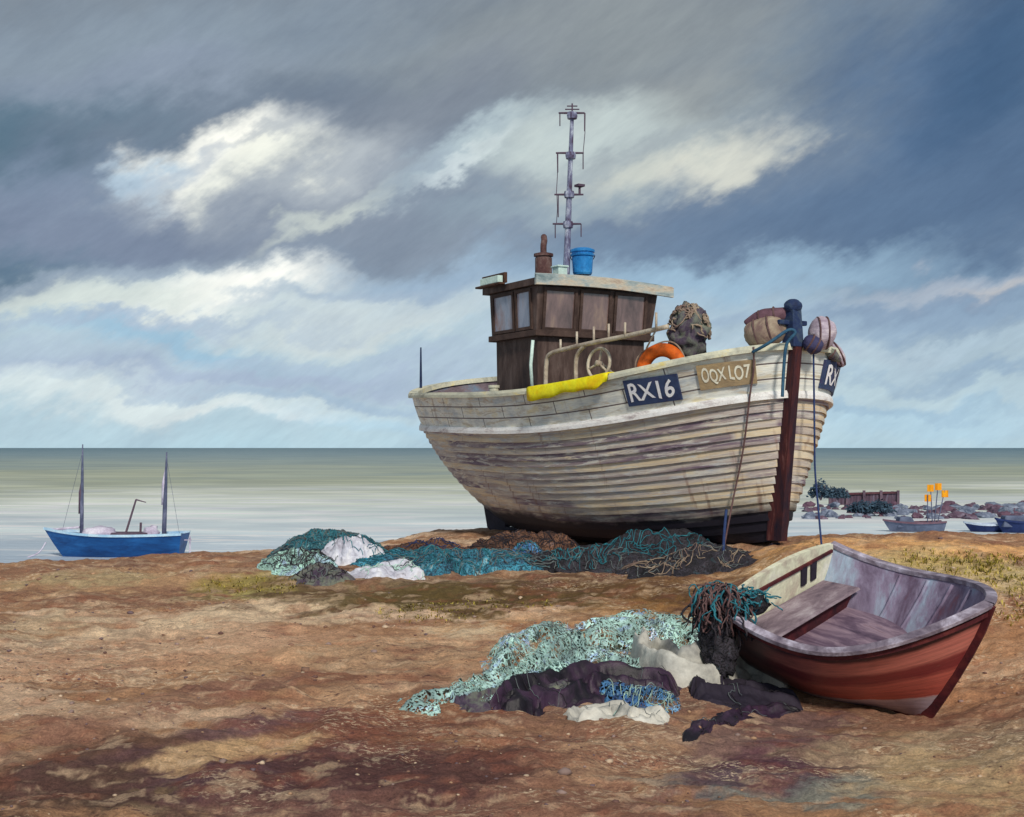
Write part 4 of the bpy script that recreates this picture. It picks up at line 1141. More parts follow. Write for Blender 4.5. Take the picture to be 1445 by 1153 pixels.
fender('small dark rolled net on the far bow rail beside the lilac roll', atpx(1168, 496, 16.0), (.20, .10, .07), Matrix.Rotation(R(38), 3, 'Y'), M['darknet'], 12)
# ropes at the bow
def rope(name, label, pts, r, mat, group=None, cat='rope', n=8):
    mb = MB(); pts = smooth_path(pts, n); o_ = pts[0].copy(); mb.tube([p-o_ for p in pts], r, 7)
    o = mb.build(name, mat, None, smooth=True); o.location = o_; tag(o, label, cat, group); return o
def tie(a, b, sag, n=7):
    return [a.lerp(b, i/n)+Vector((0, 0, -sag*4*(i/n)*(1-i/n))) for i in range(n+1)]
a = W(hp(u_px(1059, .8), .78, 1, .09)); a0 = W(hp(u_px(1063, 1.0), 1, 1, .08)); b = G(1017, 795); b.z -= .02
ang = W(hp(u_px(1052, .5), .5, 1, .1))
rope('mooring_rope', 'thin rope hanging from the rail down the near bow to the beach, blue below', [a0+Vector((0, 0, .03)), W(hp(u_px(1064, .9), .9, 1, .085)), a, ang, W(hp(u_px(1040, .25), .22, 1, .16)), b], .012, M['rope'])
rope('mooring_rope', 'blue rope made fast along the bottom of the near bow', [W(hp(u_px(1033, .2), .19, 1, .17))+Vector((0, -.03, 0)), (b+W(hp(u_px(1033, .2), .19, 1, .17)))/2+Vector((0, -.05, 0)), b+Vector((.02, -.06, 0))], .019, M['blue_rope'])
b2 = G(1160, 775); s_b = atpx(1148, 500, 15.55)
rope('mooring_rope', 'slack rope from the stem head down the far bow to the sand', tie(W(s_b), P(1150, 660, 15.45), .0, 3)+[P(1154, 710, 15.3), b2+Vector((0, 0, -.02))], .012, M['blue_rope'])
rope('lashing_rope', 'blue rope turned round the stem head over the brown fender', [W(atpx(1062, 497, 15.45)), W(atpx(1085, 484, 15.3)), W(atpx(1112, 466, 15.28)), W(atpx(1122, 470, 15.28)), W(atpx(1110, 486, 15.3)), W(atpx(1106, 520, 15.34)), W(atpx(1104, 560, 15.34))], .020, pmat('teal_blue_rope', [A(22, 52, 82), A(50, 88, 110)], 8))

# ------------------------------------------------------------------ net heaps, cloths and wrack on the beach
def netmat(name, cols, scale=5, cell=26, gap=0):
    """layers of knotted mesh: light cords over the dark gaps between them"""
    m, nt, b = newmat(name)
    tc = nd(nt, 'ShaderNodeTexCoord').outputs['Object']
    n0 = noise_n(nt, tc, 4, 4, .6)
    wv = nd(nt, 'ShaderNodeVectorMath', operation='MULTIPLY_ADD'); nt.links.new(n0.outputs['Color'], wv.inputs[0]); wv.inputs[1].default_value = (.35, .35, .35); nt.links.new(tc, wv.inputs[2])
    n1 = noise_n(nt, tc, scale, 8, .7, 1.2); r = ramp(nt, cols, .28, .70); nt.links.new(n1.outputs[0], r.inputs[0])
    vo = nd(nt, 'ShaderNodeTexVoronoi', feature='DISTANCE_TO_EDGE'); vo.inputs['Scale'].default_value = cell; nt.links.new(wv.outputs[0], vo.inputs['Vector'])
    mr = nd(nt, 'ShaderNodeMapRange'); nt.links.new(vo.outputs['Distance'], mr.inputs[0]); mr.inputs[1].default_value = .10; mr.inputs[2].default_value = .2; mr.inputs[3].default_value = 1.25; mr.inputs[4].default_value = .35
    c = mixc(nt, 1, r.outputs[0], mr.outputs[0], 'MULTIPLY')
    n2 = noise_n(nt, tc, 2.1, 5, .6, .5); r2 = ramp(nt, [(.35, .35, .4, 1), (1.1, 1.1, 1.1, 1)], .38, .58); nt.links.new(n2.outputs[0], r2.inputs[0])
    c = mixc(nt, .8, c, r2.outputs[0], 'MULTIPLY')
    nt.links.new(c, b.inputs['Base Color']); b.inputs['Roughness'].default_value = .8
    if gap:       # open mesh: nothing between the cords
        tr = nd(nt, 'ShaderNodeBsdfTransparent'); mx = nd(nt, 'ShaderNodeMixShader'); out = [n for n in nt.nodes if n.type == 'OUTPUT_MATERIAL'][0]
        n5 = noise_n(nt, tc, 3.2, 4, .6)
        ma = nd(nt, 'ShaderNodeMath', operation='MULTIPLY_ADD'); nt.links.new(n5.outputs[0], ma.inputs[0]); ma.inputs[1].default_value = -.8; ma.inputs[2].default_value = .40+gap
        cp = nd(nt, 'ShaderNodeMath', operation='GREATER_THAN'); nt.links.new(vo.outputs['Distance'], cp.inputs[0]); nt.links.new(ma.outputs[0], cp.inputs[1])
        nt.links.new(cp.outputs[0], mx.inputs[0]); nt.links.new(b.outputs[0], mx.inputs[1]); nt.links.new(tr.outputs[0], mx.inputs[2]); nt.links.new(mx.outputs[0], out.inputs[0])
    bp = nd(nt, 'ShaderNodeBump'); bp.inputs['Strength'].default_value = .9; bp.inputs['Distance'].default_value = .02; bp.invert = True
    nt.links.new(vo.outputs['Distance'], bp.inputs['Height']); nt.links.new(bp.outputs[0], b.inputs['Normal'])
    return m
M['teal_net'] = netmat('teal_net', [A(18, 26, 44), A(28, 60, 74), A(52, 106, 116), A(130, 156, 156)])
M['teal_twine'] = pmat('teal_twine', [A(22, 66, 82), A(48, 118, 130)], 9)
M['turq_net'] = netmat('turquoise_net', [A(60, 46, 56), A(34, 62, 80), A(46, 116, 138), A(140, 150, 144)])
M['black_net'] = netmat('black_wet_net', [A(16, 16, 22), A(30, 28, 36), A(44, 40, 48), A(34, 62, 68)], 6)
M['brown_net'] = netmat('brown_net', [A(40, 28, 28), A(72, 48, 40), A(104, 72, 52), A(92, 90, 100)])
M['pale_net'] = netmat('pale_aqua_net', [A(92, 96, 92), A(128, 162, 150), A(150, 188, 176), A(126, 146, 170), A(176, 190, 176)], 2.6)
M['pale_twine'] = pmat('pale_aqua_twine', [A(130, 168, 156), A(176, 204, 190)], 9)
M['white_cloth'] = pmat('dirty_white_canvas', [A(120, 116, 128), A(176, 178, 190), A(206, 208, 214)], 3, rough=.8, dist=.8)
M['black_tarp'] = pmat('dark_purple_tarpaulin', [A(12, 10, 15), A(22, 17, 26), A(52, 34, 54), A(40, 30, 28)], 2.2, rough=.5, spec=.4, dist=.8)  # tarpaulin colour, blackened to paint in shadows among the folds
M['grey_cloth'] = pmat('grey_white_sailcloth', [A(104, 104, 104), A(164, 162, 154), A(192, 190, 182)], 2.5, rough=.7)
M['blue_cloth'] = netmat('blue_net_scraps', [A(34, 36, 66), A(44, 72, 116), A(68, 120, 160), A(140, 166, 182)], 6, 18, .13)
M['old_twine'] = pmat('old_grey_twine', [A(60, 70, 78), A(104, 110, 108)], 9)
M['black_twine'] = pmat('black_twine', [A(26, 24, 30), A(50, 44, 50)], 9)

def heap(c, ax, ay, hgt, rot=0, seed=0, folds=1.0, n=70, m=46, thick=.02, ridge=2.4, edge=.45, skew=0, lift=.0, torn=.30, flow=0):
    """crumpled sheet or heap lying on the beach round c; returns rows of world points"""
    ca, sa = math.cos(rot), math.sin(rot)
    X = np.linspace(-1, 1, n); Yv = np.linspace(-1, 1, m); U, V = np.meshgrid(X, Yv)
    rr = np.sqrt(U**2+V**2)
    e = edge*(fbm(U*2.3+seed, V*2.3-seed, seed, 4)-.5)
    k = 1/np.maximum(1e-6, np.maximum(np.abs(U), np.abs(V)))       # square -> disc
    f = np.where(rr > 0, np.maximum(np.abs(U), np.abs(V))/np.maximum(rr, 1e-6), 1)
    u = U*f*(1+e*1.6); v = V*f*(1+e*1.6)
    x = c.x+(u*ax*ca-v*ay*sa)+skew*v; y = c.y+(u*ax*sa+v*ay*ca)
    q = np.clip(1-np.maximum(np.abs(U), np.abs(V))**2, 0, 1)
    if flow:      # long soft folds that run along the sheet
        rdg = (1-np.abs(2*fbm(u*ridge*.55+seed*3.1, (v+.25*np.sin(u*3+seed))*ridge*1.5+seed, seed+5, 3, .4)-1))
    else:
        rdg = (1-np.abs(2*fbm(u*ridge*.8+seed*3.1, v*ridge*1.3+seed, seed+5, 4)-1))
    lum = fbm(u*1.6+seed*7, v*1.6, seed+9, 3)
    z = gbase(x, y)+grough(x, y)+hgt*q**.95*(.25+.75*lum)*1.7*(1-folds*.5)+folds*hgt*1.0*q**.8*np.clip(rdg-.45, 0, 1)*1.4+lift*q**.3
    g0 = gbase(x, y)+grough(x, y)
    tear = fbm(u*ax*4.5+seed*5, v*ay*5.5-seed*2, seed+2, 5)+.55*(q**.5-.62)
    z = np.where(q <= .02, g0-.05, np.where(tear < torn, np.minimum(z, g0-.03+np.clip(tear-torn+.06, 0, 1)), z+(fbm(u*ax*9, v*ay*9, seed+31, 3)-.5)*.05))
    return [[Vector((x[i, j], y[i, j], z[i, j])) for j in range(n)] for i in range(m)]
def surf_strands(mb, rows, n, r, seed, mi, npt=18, lift=.012, step=1.6):
    rng = random.Random(seed); m, nn = len(rows), len(rows[0])
    for k in range(n):
        i, j = rng.uniform(4, m-5), rng.uniform(4, nn-5); a = rng.uniform(0, 6.28); pts = []
        for t in range(npt):
            ii, jj = int(i), int(j); fi, fj = i-ii, j-jj
            p = rows[ii][jj].lerp(rows[ii][jj+1], fj).lerp(rows[ii+1][jj].lerp(rows[ii+1][jj+1], fj), fi)
            pts.append(p+Vector((0, 0, lift*rng.uniform(.3, 2))))
            a += rng.gauss(0, .45); i += math.sin(a)*step; j += math.cos(a)*step
            if not (2 < i < m-3 and 2 < j < nn-3): break
        if len(pts) > 4: mb.tube(pts, rng.uniform(*r)*.42, 4, mi if rng.random() < .6 else mi+1)
def heap_obj(name, label, cat, rows, mats, strand=0, r=(.008, .016), seed=0, group=None):
    o_ = rows[len(rows)//2][len(rows[0])//2].copy(); o_.z = min(min(p.z for p in r_) for r_ in rows)
    mb = MB(); mb.grid(rows)
    if strand: surf_strands(mb, rows, int(strand*1.1), r, seed, 1)
    mb.v = [(v[0]-o_.x, v[1]-o_.y, v[2]-o_.z) for v in mb.v]
    o = mb.build(name, mats, None, smooth=True, fix=False); o.location = o_; tag(o, label, cat, group); return o

# A: heap by the crest on the left
g1 = G(478, 792)
heap_obj('net_heap', 'tall heap of teal fishing net on the crest left of the big boat', 'net', heap(P(462, 790, g1.y+.3), .80, .5, .27, .0, 3, .8), [M['teal_net'], M['teal_twine'], M['old_twine']], 130, seed=3)
heap_obj('canvas_sheet', 'crumpled white canvas spilling down the front of the tall teal net heap', 'canvas', heap(P(492, 800, g1.y-.15), .48, .40, .27, R(12), 8, .9, ridge=3.4, torn=.2), [M['white_cloth'], M['teal_twine'], M['old_twine']], 12, seed=8)
heap_obj('net_heap', 'low grey-green clump of old net beside the white canvas', 'net', heap(G(420, 802), .50, .42, .22, 0, 14, .8), [M['pale_net'], M['black_twine'], M['old_twine']], 70, seed=14)
heap_obj('canvas_sheet', 'flat pale canvas strip lying on the beach below the white canvas', 'canvas', heap(G(552, 810), .52, .30, .12, R(8), 17, .8), [M['white_cloth'], M['pale_twine'], M['old_twine']], 14, seed=17)
heap_obj('net_heap', 'small black heap of net at the foot of the white canvas', 'net', heap(G(455, 818), .38, .22, .13, 0, 19, .9), [M['darknet'], M['black_twine'], M['old_twine']], 40, seed=19)
# B: band of turquoise net before the stern
heap_obj('fishing_net', 'long bright turquoise net spread along the beach before the stern', 'net', heap(G(645, 801), 1.15, .42, .20, R(6), 23, .9, n=110, ridge=3.6, torn=.37), [M['turq_net'], M['teal_twine'], M['old_twine']], 170, seed=23)
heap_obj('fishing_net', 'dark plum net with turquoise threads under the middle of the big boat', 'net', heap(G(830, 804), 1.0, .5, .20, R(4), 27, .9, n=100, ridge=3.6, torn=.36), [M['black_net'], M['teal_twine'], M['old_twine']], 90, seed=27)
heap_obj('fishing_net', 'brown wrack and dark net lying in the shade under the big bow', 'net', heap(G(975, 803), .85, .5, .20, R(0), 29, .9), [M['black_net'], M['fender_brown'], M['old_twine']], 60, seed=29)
heap_obj('net_heap', 'scrap of bright blue net against the stern foot', 'net', heap(G(745, 785), .26, .2, .14, 0, 31, .8, n=40, m=30), [M['blue_cloth'], M['teal_twine'], M['old_twine']], 30, seed=31)
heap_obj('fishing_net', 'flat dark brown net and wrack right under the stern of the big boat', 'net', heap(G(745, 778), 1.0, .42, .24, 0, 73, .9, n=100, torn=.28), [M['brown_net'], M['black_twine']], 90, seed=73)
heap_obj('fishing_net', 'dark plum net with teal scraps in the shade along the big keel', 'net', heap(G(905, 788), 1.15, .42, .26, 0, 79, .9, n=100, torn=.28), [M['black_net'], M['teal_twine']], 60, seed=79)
heap_obj('net_heap', 'rumpled brown net on the bank between the teal net heap and the big stern', 'net', heap(G(610, 777), .70, .30, .12, 0, 83, .9, n=80, torn=.34), [M['brown_net'], M['blue_rope']], 40, seed=83)
# C: nets in the middle foreground
M['aqua_sheet'] = netmat('pale_aqua_netting', [A(96, 88, 82), A(124, 144, 138), A(140, 174, 166), A(156, 186, 180), A(122, 146, 182), A(206, 212, 206)], 2.6, 19, .125)
M['fine_twine'] = pmat('fine_aqua_twine', [A(112, 140, 134), A(160, 186, 172)], 9)
def swath(name, label, cat, path, wid, hgt, mats, seed=0, nf=3.0, n=130, m=44, torn=.0, rag=.3, strand=0, r=(.005, .009), edge=.02, tip=.5):
    """loose length of net or cloth thrown along the beach: soft folds that run with its length, ragged sides sinking into the sand"""
    pts = [G(px, py) for px, py in path]
    cen = smooth_path([Vector((p.x, p.y, 0)) for p in pts], 24)
    L = [0]
    for i in range(1, len(cen)): L.append(L[-1]+(cen[i]-cen[i-1]).length)
    tot = L[-1]; rows = []; us = np.linspace(0, 1, n)
    ax = [np.interp(us*tot, L, [c.x for c in cen]), np.interp(us*tot, L, [c.y for c in cen])]
    tx, ty = np.gradient(ax[0]), np.gradient(ax[1])
    for _ in range(6):
        tx = np.r_[tx[:1], (tx[:-2]+tx[1:-1]*2+tx[2:])/4, tx[-1:]]; ty = np.r_[ty[:1], (ty[:-2]+ty[1:-1]*2+ty[2:])/4, ty[-1:]]
    ln = np.hypot(tx, ty)+1e-9; nx, ny = -ty/ln, tx/ln
    V = np.linspace(-1, 1, m)[:, None]*np.ones((1, n)); U = us[None, :]*np.ones((m, 1)); S_ = U*tot
    wp = (np.clip(4*U*(1-U)*1.6, 0, 1)**tip)*(1+rag*2*(fbm(S_*1.6+seed, V*.9+seed*2, seed+3, 4)-.5))
    wob = (fbm(S_*1.1+3*seed, S_*0+.5+seed, seed+8, 3)-.5)*wid*.5
    x = ax[0][None, :]+nx[None, :]*(V*wid*wp+wob); y = ax[1][None, :]+ny[None, :]*(V*wid*wp+wob)
    q = np.clip(1-V**2, 0, 1)*np.clip(U*12, 0, 1)*np.clip((1-U)*12, 0, 1)
    ph = V*nf*3.14+5.0*(fbm(S_*.9+seed, V*1.3, seed+11, 3)-.5)*2+seed
    fold = (.5+.5*np.sin(ph))**1.4*(.4+.6*fbm(S_*1.3, V*2+seed, seed+14, 3)*1.5)
    g0 = gbase(x, y)+grough(x, y)
    z = g0+hgt*q**.75*(.22+.95*fold)+(fbm(x*14, y*14, seed+21, 3)-.5)*.012-edge*(1-q)**2
    if torn:
        t = fbm(S_*2.2+seed, V*wid*7+seed*3, seed+17, 5, .6)+.3*(q-.6)
        z = np.where(t < torn, np.minimum(z, g0-.035+np.clip(t-torn+.05, 0, 1)), z)
    rows = [[Vector((x[i, j], y[i, j], z[i, j])) for j in range(n)] for i in range(m)]
    return heap_obj(name, label, cat, rows, mats, strand, r, seed)
TW = [M['fine_twine'], M['old_twine']]; BT = [M['black_twine'], M['old_twine']]
swath('fishing_net', 'wide pale aqua net swept across the sand behind the dark tarpaulin', 'net', [(715, 962), (755, 946), (800, 924), (850, 908), (920, 902), (985, 908), (1035, 922)], .72, .20, [M['aqua_sheet']]+TW, 41, 3.4, 190, 80, .36, .6, 60)
swath('fishing_net', 'narrow torn strip of pale aqua net trailing down to the left', 'net', [(620, 994), (660, 982), (710, 966), (755, 950), (810, 930)], .28, .09, [M['aqua_sheet']]+TW, 44, 2.0, 150, 40, .47, .6, 14)
swath('tarpaulin', 'dark purple tarpaulin humped below the pale aqua net', 'tarpaulin', [(690, 1003), (745, 990), (795, 974), (850, 964), (915, 966), (965, 980)], .34, .15, [M['black_tarp']]+BT, 37, 2.6, 140, 50, .36, .5, 14)
swath('sailcloth', 'grey-white sailcloth lying in a long curling fold beside the dinghy', 'sailcloth', [(900, 930), (938, 952), (975, 966), (1010, 955), (1044, 940), (1080, 950), (1110, 972)], .26, .38, [M['grey_cloth']]+BT, 47, 1.3, 120, 40, 0, .25, 0)
swath('tarpaulin', 'black tarpaulin crumpled between the sailcloth and the red dinghy', 'tarpaulin', [(975, 985), (1030, 984), (1080, 990), (1135, 1002)], .34, .12, [M['rudder']]+BT, 53, 2.4, 110, 44, .26, .3, 8)
swath('net_heap', 'scraps of blue net in front of the dark tarpaulin', 'net', [(850, 992), (885, 988), (920, 992), (955, 1008)], .28, .13, [M['blue_cloth']]+TW, 59, 2.2, 90, 36, .36, .4, 24)
swath('sailcloth', 'low sandy grey sheet half buried in front of the blue net scraps', 'sailcloth', [(815, 1020), (860, 1010), (905, 1012), (945, 1022)], .26, .08, [M['grey_cloth']]+TW, 61, 1.8, 90, 34, .40, .4, 6)
swath('fishing_net', 'thin dark plum sheet laid as a painted shadow curving over the sand before the black tarpaulin', 'net', [(965, 1052), (990, 1032), (1030, 1018), (1085, 1008), (1140, 1006)], .12, .04, [M['black_tarp']]+BT, 63, 1.5, 100, 28, .42, .5, 10)  # dark sheet added to draw a purple-blue shadow on the sand
swath('fishing_net', 'broken flecks of pale aqua net scattered at the far left of the torn strip', 'net', [(560, 1002), (600, 994), (640, 986), (690, 976), (740, 962)], .40, .05, [M['aqua_sheet']]+TW, 65, 2.0, 170, 50, .535, .5, 0)
swath('fishing_net', 'dark shreds of net lying along the lower side of the torn strip', 'net', [(640, 1003), (690, 994), (740, 980), (800, 960)], .26, .07, [M['darknet']]+BT, 69, 2.0, 120, 36, .46, .5, 10)
swath('fishing_net', 'pale scraps of net spilled over the front of the dark tarpaulin', 'net', [(740, 968), (800, 955), (860, 950), (930, 955)], .20, .17, [M['aqua_sheet']]+TW, 70, 1.4, 120, 30, .46, .6, 8)
# D: tangle of net on the dinghy's near stern corner, trailing to the ground
def tangle():
    c = DM @ (Vector((.04, -DWT+.07, DHS+.02)))
    mb = MB()
    mb.blob((-.02, 0, -.03), (.17, .14, .12), 4, .40, 2.3, 4); mb.blob((-.10, -.03, -.20), (.15, .12, .26), 4, .45, 2.4, 5); mb.blob((-.06, -.06, -.46), (.13, .10, .20), 4, .45, 2.4, 9); mb.blob((.18, .02, -.02), (.18, .12, .09), 3, .35, 2.4, 6)
    strands(mb, (-.02, 0, -.04), (.18, .16, .14), 70, (.005, .009), seed=5, mi=1, npt=18, loops=.8)
    strands(mb, (-.02, 0, -.05), (.19, .16, .15), 110, (.005, .009), seed=15, mi=3, npt=18, loops=.8)
    strands(mb, (-.08, -.05, -.02), (.2, .16, .2), 110, (.005, .010), seed=6, hang=.5, mi=2, npt=13, loops=1.3)
    strands(mb, (-.06, -.05, .0), (.22, .18, .16), 70, (.005, .010), seed=9, hang=.4, mi=1, npt=12, loops=1.2)
    strands(mb, (-.06, -.05, -.1), (.2, .16, .2), 90, (.005, .010), seed=19, hang=.5, mi=3, npt=14, loops=1.3)
    strands(mb, (.18, .0, .0), (.2, .14, .1), 60, (.005, .009), seed=7, mi=1, hang=.15, npt=9)
    o = mb.build('net_tangle', [M['black_net'], M['teal_twine'], M['rope'], M['black_twine']], None, smooth=True); o.location = c
    tag(o, 'tangle of teal and black net hung over the stern corner of the red dinghy', 'net')
tangle()
heap_obj('net_heap', 'black knot of net on the sand under the dinghy stern corner', 'net', heap(G(1005, 900), .26, .22, .22, 0, 67, .8, n=50, m=40), [M['black_net'], M['teal_twine'], M['old_twine']], 50, seed=67)
heap_obj('fishing_net', 'loose grey net ends on the sand between the tangle and the sailcloth', 'net', heap(G(1030, 918), .42, .34, .12, R(20), 71, .8, n=70), [M['pale_net'], M['rope'], M['old_twine']], 90, seed=71)

# ------------------------------------------------------------------ shingle, wrack and grass (nobody could count them)
def scatter_stones():
    rng = np.random.default_rng(5)
    bm = bmesh.new(); bmesh.ops.create_icosphere(bm, subdivisions=1, radius=1); bv = np.array([v.co[:] for v in bm.verts]); bf = np.array([[v.index for v in f.verts] for f in bm.faces]); bm.free()
    n = 2600
    y = 6.2*(17.5/6.2)**rng.random(n); u = rng.uniform(-.5, .5, n); x = u*y
    dens = fbm(x*.8, y*1.2, 201, 4); keep = rng.random(n) < np.clip((dens-.42)*5, .04, 1)
    x, y = x[keep], y[keep]; n = len(x)
    s = .008*np.exp(rng.normal(0, .5, n))*(1+.02*y); z = gbase(x, y)+grough(x, y)
    vs = []; 
    for i in range(n):
        a = rng.uniform(0, 6.28); ca, sa = math.cos(a), math.sin(a)
        q = bv*(1+.18*rng.normal(size=(len(bv), 1)))*np.array([1.35, 1, .65])*s[i]
        vs.append(np.c_[q[:, 0]*ca-q[:, 1]*sa+x[i], q[:, 0]*sa+q[:, 1]*ca+y[i], q[:, 2]+z[i]+s[i]*.2])
    V = np.concatenate(vs); Fc = (bf[None]+(np.arange(n)*len(bv))[:, None, None]).reshape(-1, 3)
    me = bpy.data.meshes.new('shingle'); me.from_pydata(V.tolist(), [], Fc.tolist())
    pal = [np.array(A(*c)[:3]) for c in ((150, 120, 94), (118, 90, 74), (172, 152, 130), (92, 66, 60), (130, 110, 104), (96, 80, 84))]
    cc = np.repeat(np.array([pal[i] for i in rng.integers(0, 6, n)])*rng.uniform(.7, 1.1, (n, 1)), len(bv), 0)
    a = me.color_attributes.new('stone_colour', 'FLOAT_COLOR', 'POINT'); a.data.foreach_set('color', np.c_[cc, np.ones(len(cc))].astype(np.float32).ravel())
    m, nt, b = newmat('beach_stones'); at = nd(nt, 'ShaderNodeAttribute'); at.attribute_name = 'stone_colour'; nt.links.new(at.outputs['Color'], b.inputs['Base Color']); b.inputs['Roughness'].default_value = .8
    me.materials.append(m); me.polygons.foreach_set('use_smooth', [True]*len(me.polygons))
    o = bpy.data.objects.new('shingle', me); link(o); tag(o, 'loose brown and grey pebbles scattered over the beach', 'pebbles', kind='stuff')
scatter_stones()
def grass(name, label, spots, cols, seed):
    rng = random.Random(seed); mb = MB()
    for px, py, rx, ry, n, h in spots:
        for i in range(n):
            r = math.sqrt(rng.random()); a = rng.uniform(0, 6.28)
            X, Yp = px+rx*r*math.cos(a), py+ry*r*math.sin(a)
            g = G(min(1600, X), max(758, Yp)); g.z -= .02
            for k in range(5):
                a = rng.uniform(0, 6.28); l = h*rng.uniform(.4, 1.1); d = Vector((math.cos(a), math.sin(a), 0)); w = d.cross(Vector((0, 0, 1)))*.0055
                b0 = g+d*rng.uniform(0, .04); m1 = b0+d*l*.35+Vector((0, 0, l*.6)); e = b0+d*l*.95+Vector((0, 0, l*.65))
                mb.add([b0-w, b0+w, m1+w*.8, m1-w*.8, e], [(0, 1, 2, 3), (3, 2, 4)], rng.randrange(len(cols)))
    o = mb.build(name, cols, None, fix=False); tag(o, label, 'grass', kind='stuff')
M['g1'] = pmat('olive_grass', [A(96, 90, 26), A(146, 134, 44)], 3, bump=0); M['g2'] = pmat('yellow_grass', [A(150, 138, 56), A(184, 166, 88)], 3, bump=0); M['g3'] = pmat('dark_grass', [A(62, 56, 22), A(88, 76, 30)], 3, bump=0)
grass('grass', 'sparse olive and yellow grass growing out of the sand', [(1330, 795, 75, 20, 110, .10), (1415, 805, 40, 22, 80, .10), (1430, 850, 30, 35, 50, .10), (360, 825, 80, 14, 110, .06), (600, 865, 70, 14, 90, .06), (700, 852, 80, 8, 60, .06)], [M['g1'], M['g2'], M['g3']], 3)

# ------------------------------------------------------------------ small boats at the water's edge
def small_hull(L, B, H, rake_b, rake_s, tw, sheer_b, sheer_s, nu=24):
    """bow towards -x; returns point function (u from bow to stern, h, side)"""
    def f(u, h, side, off=0):
        x = lerp(-L/2+rake_b*(1-h), L/2-rake_s*(1-h), u)
        k = abs(u-.55)/(.55 if u < .55 else .45)
        w = B/2*((1-k**2.2) if u < .55 else 1-(1-tw)*k**2)
        w = max(w, 0)*(.08+.92*h**.5)+off
        z = H*h*(1+(sheer_b*max(0, (.55-u)/.55)**2+sheer_s*max(0, (u-.55)/.45)**2)*h)
        return Vector((x, side*w, z))
    return f
def build_hull(f, mats, parent, nu=24, hs_=(0, .15, .35, .6, .85, 1)):
    mb = MB(); U = [i/nu for i in range(nu+1)]
    for side in (1, -1): mb.grid([[f(u, h, side) for u in U] for h in hs_])
    mb.grid([[f(1, h, -1) for h in hs_], [f(1, h, 1) for h in hs_]])
    h = mb.build('hull', mats[0], parent, smooth=True)
    mb = MB()
    for side in (1, -1):
        mb.grid([[f(u, 1, side, -.06)+Vector((0, 0, -.05)), f(u, 1, side, .04)+Vector((0, 0, -.05)), f(u, 1, side, .04)+Vector((0, 0, .05)), f(u, 1, side, -.06)+Vector((0, 0, .05))] for u in U], close=True)
    mb.build('gunwale', mats[1], parent)
    return h
M['b_blue'] = pmat('royal_blue_hull', [A(14, 44, 88), A(22, 70, 124), A(34, 92, 150)], 1.2, (.5, 1, 2), rough=.45, fine=.3)
M['b_rail'] = pmat('pale_blue_rail', [A(120, 160, 190), A(176, 196, 208)], 2)
M['b_deck'] = pmat('lilac_white_deck', [A(128, 116, 136), A(168, 162, 180), A(196, 194, 204)], 2)
M['b_dark'] = pmat('dark_plum_gear', [A(58, 46, 60), A(96, 80, 92)], 2)
M['b_mast'] = pmat('dark_slate_mast', [A(48, 52, 74), A(74, 80, 102), A(110, 112, 134)], 1.5, (2, 2, 1.2))
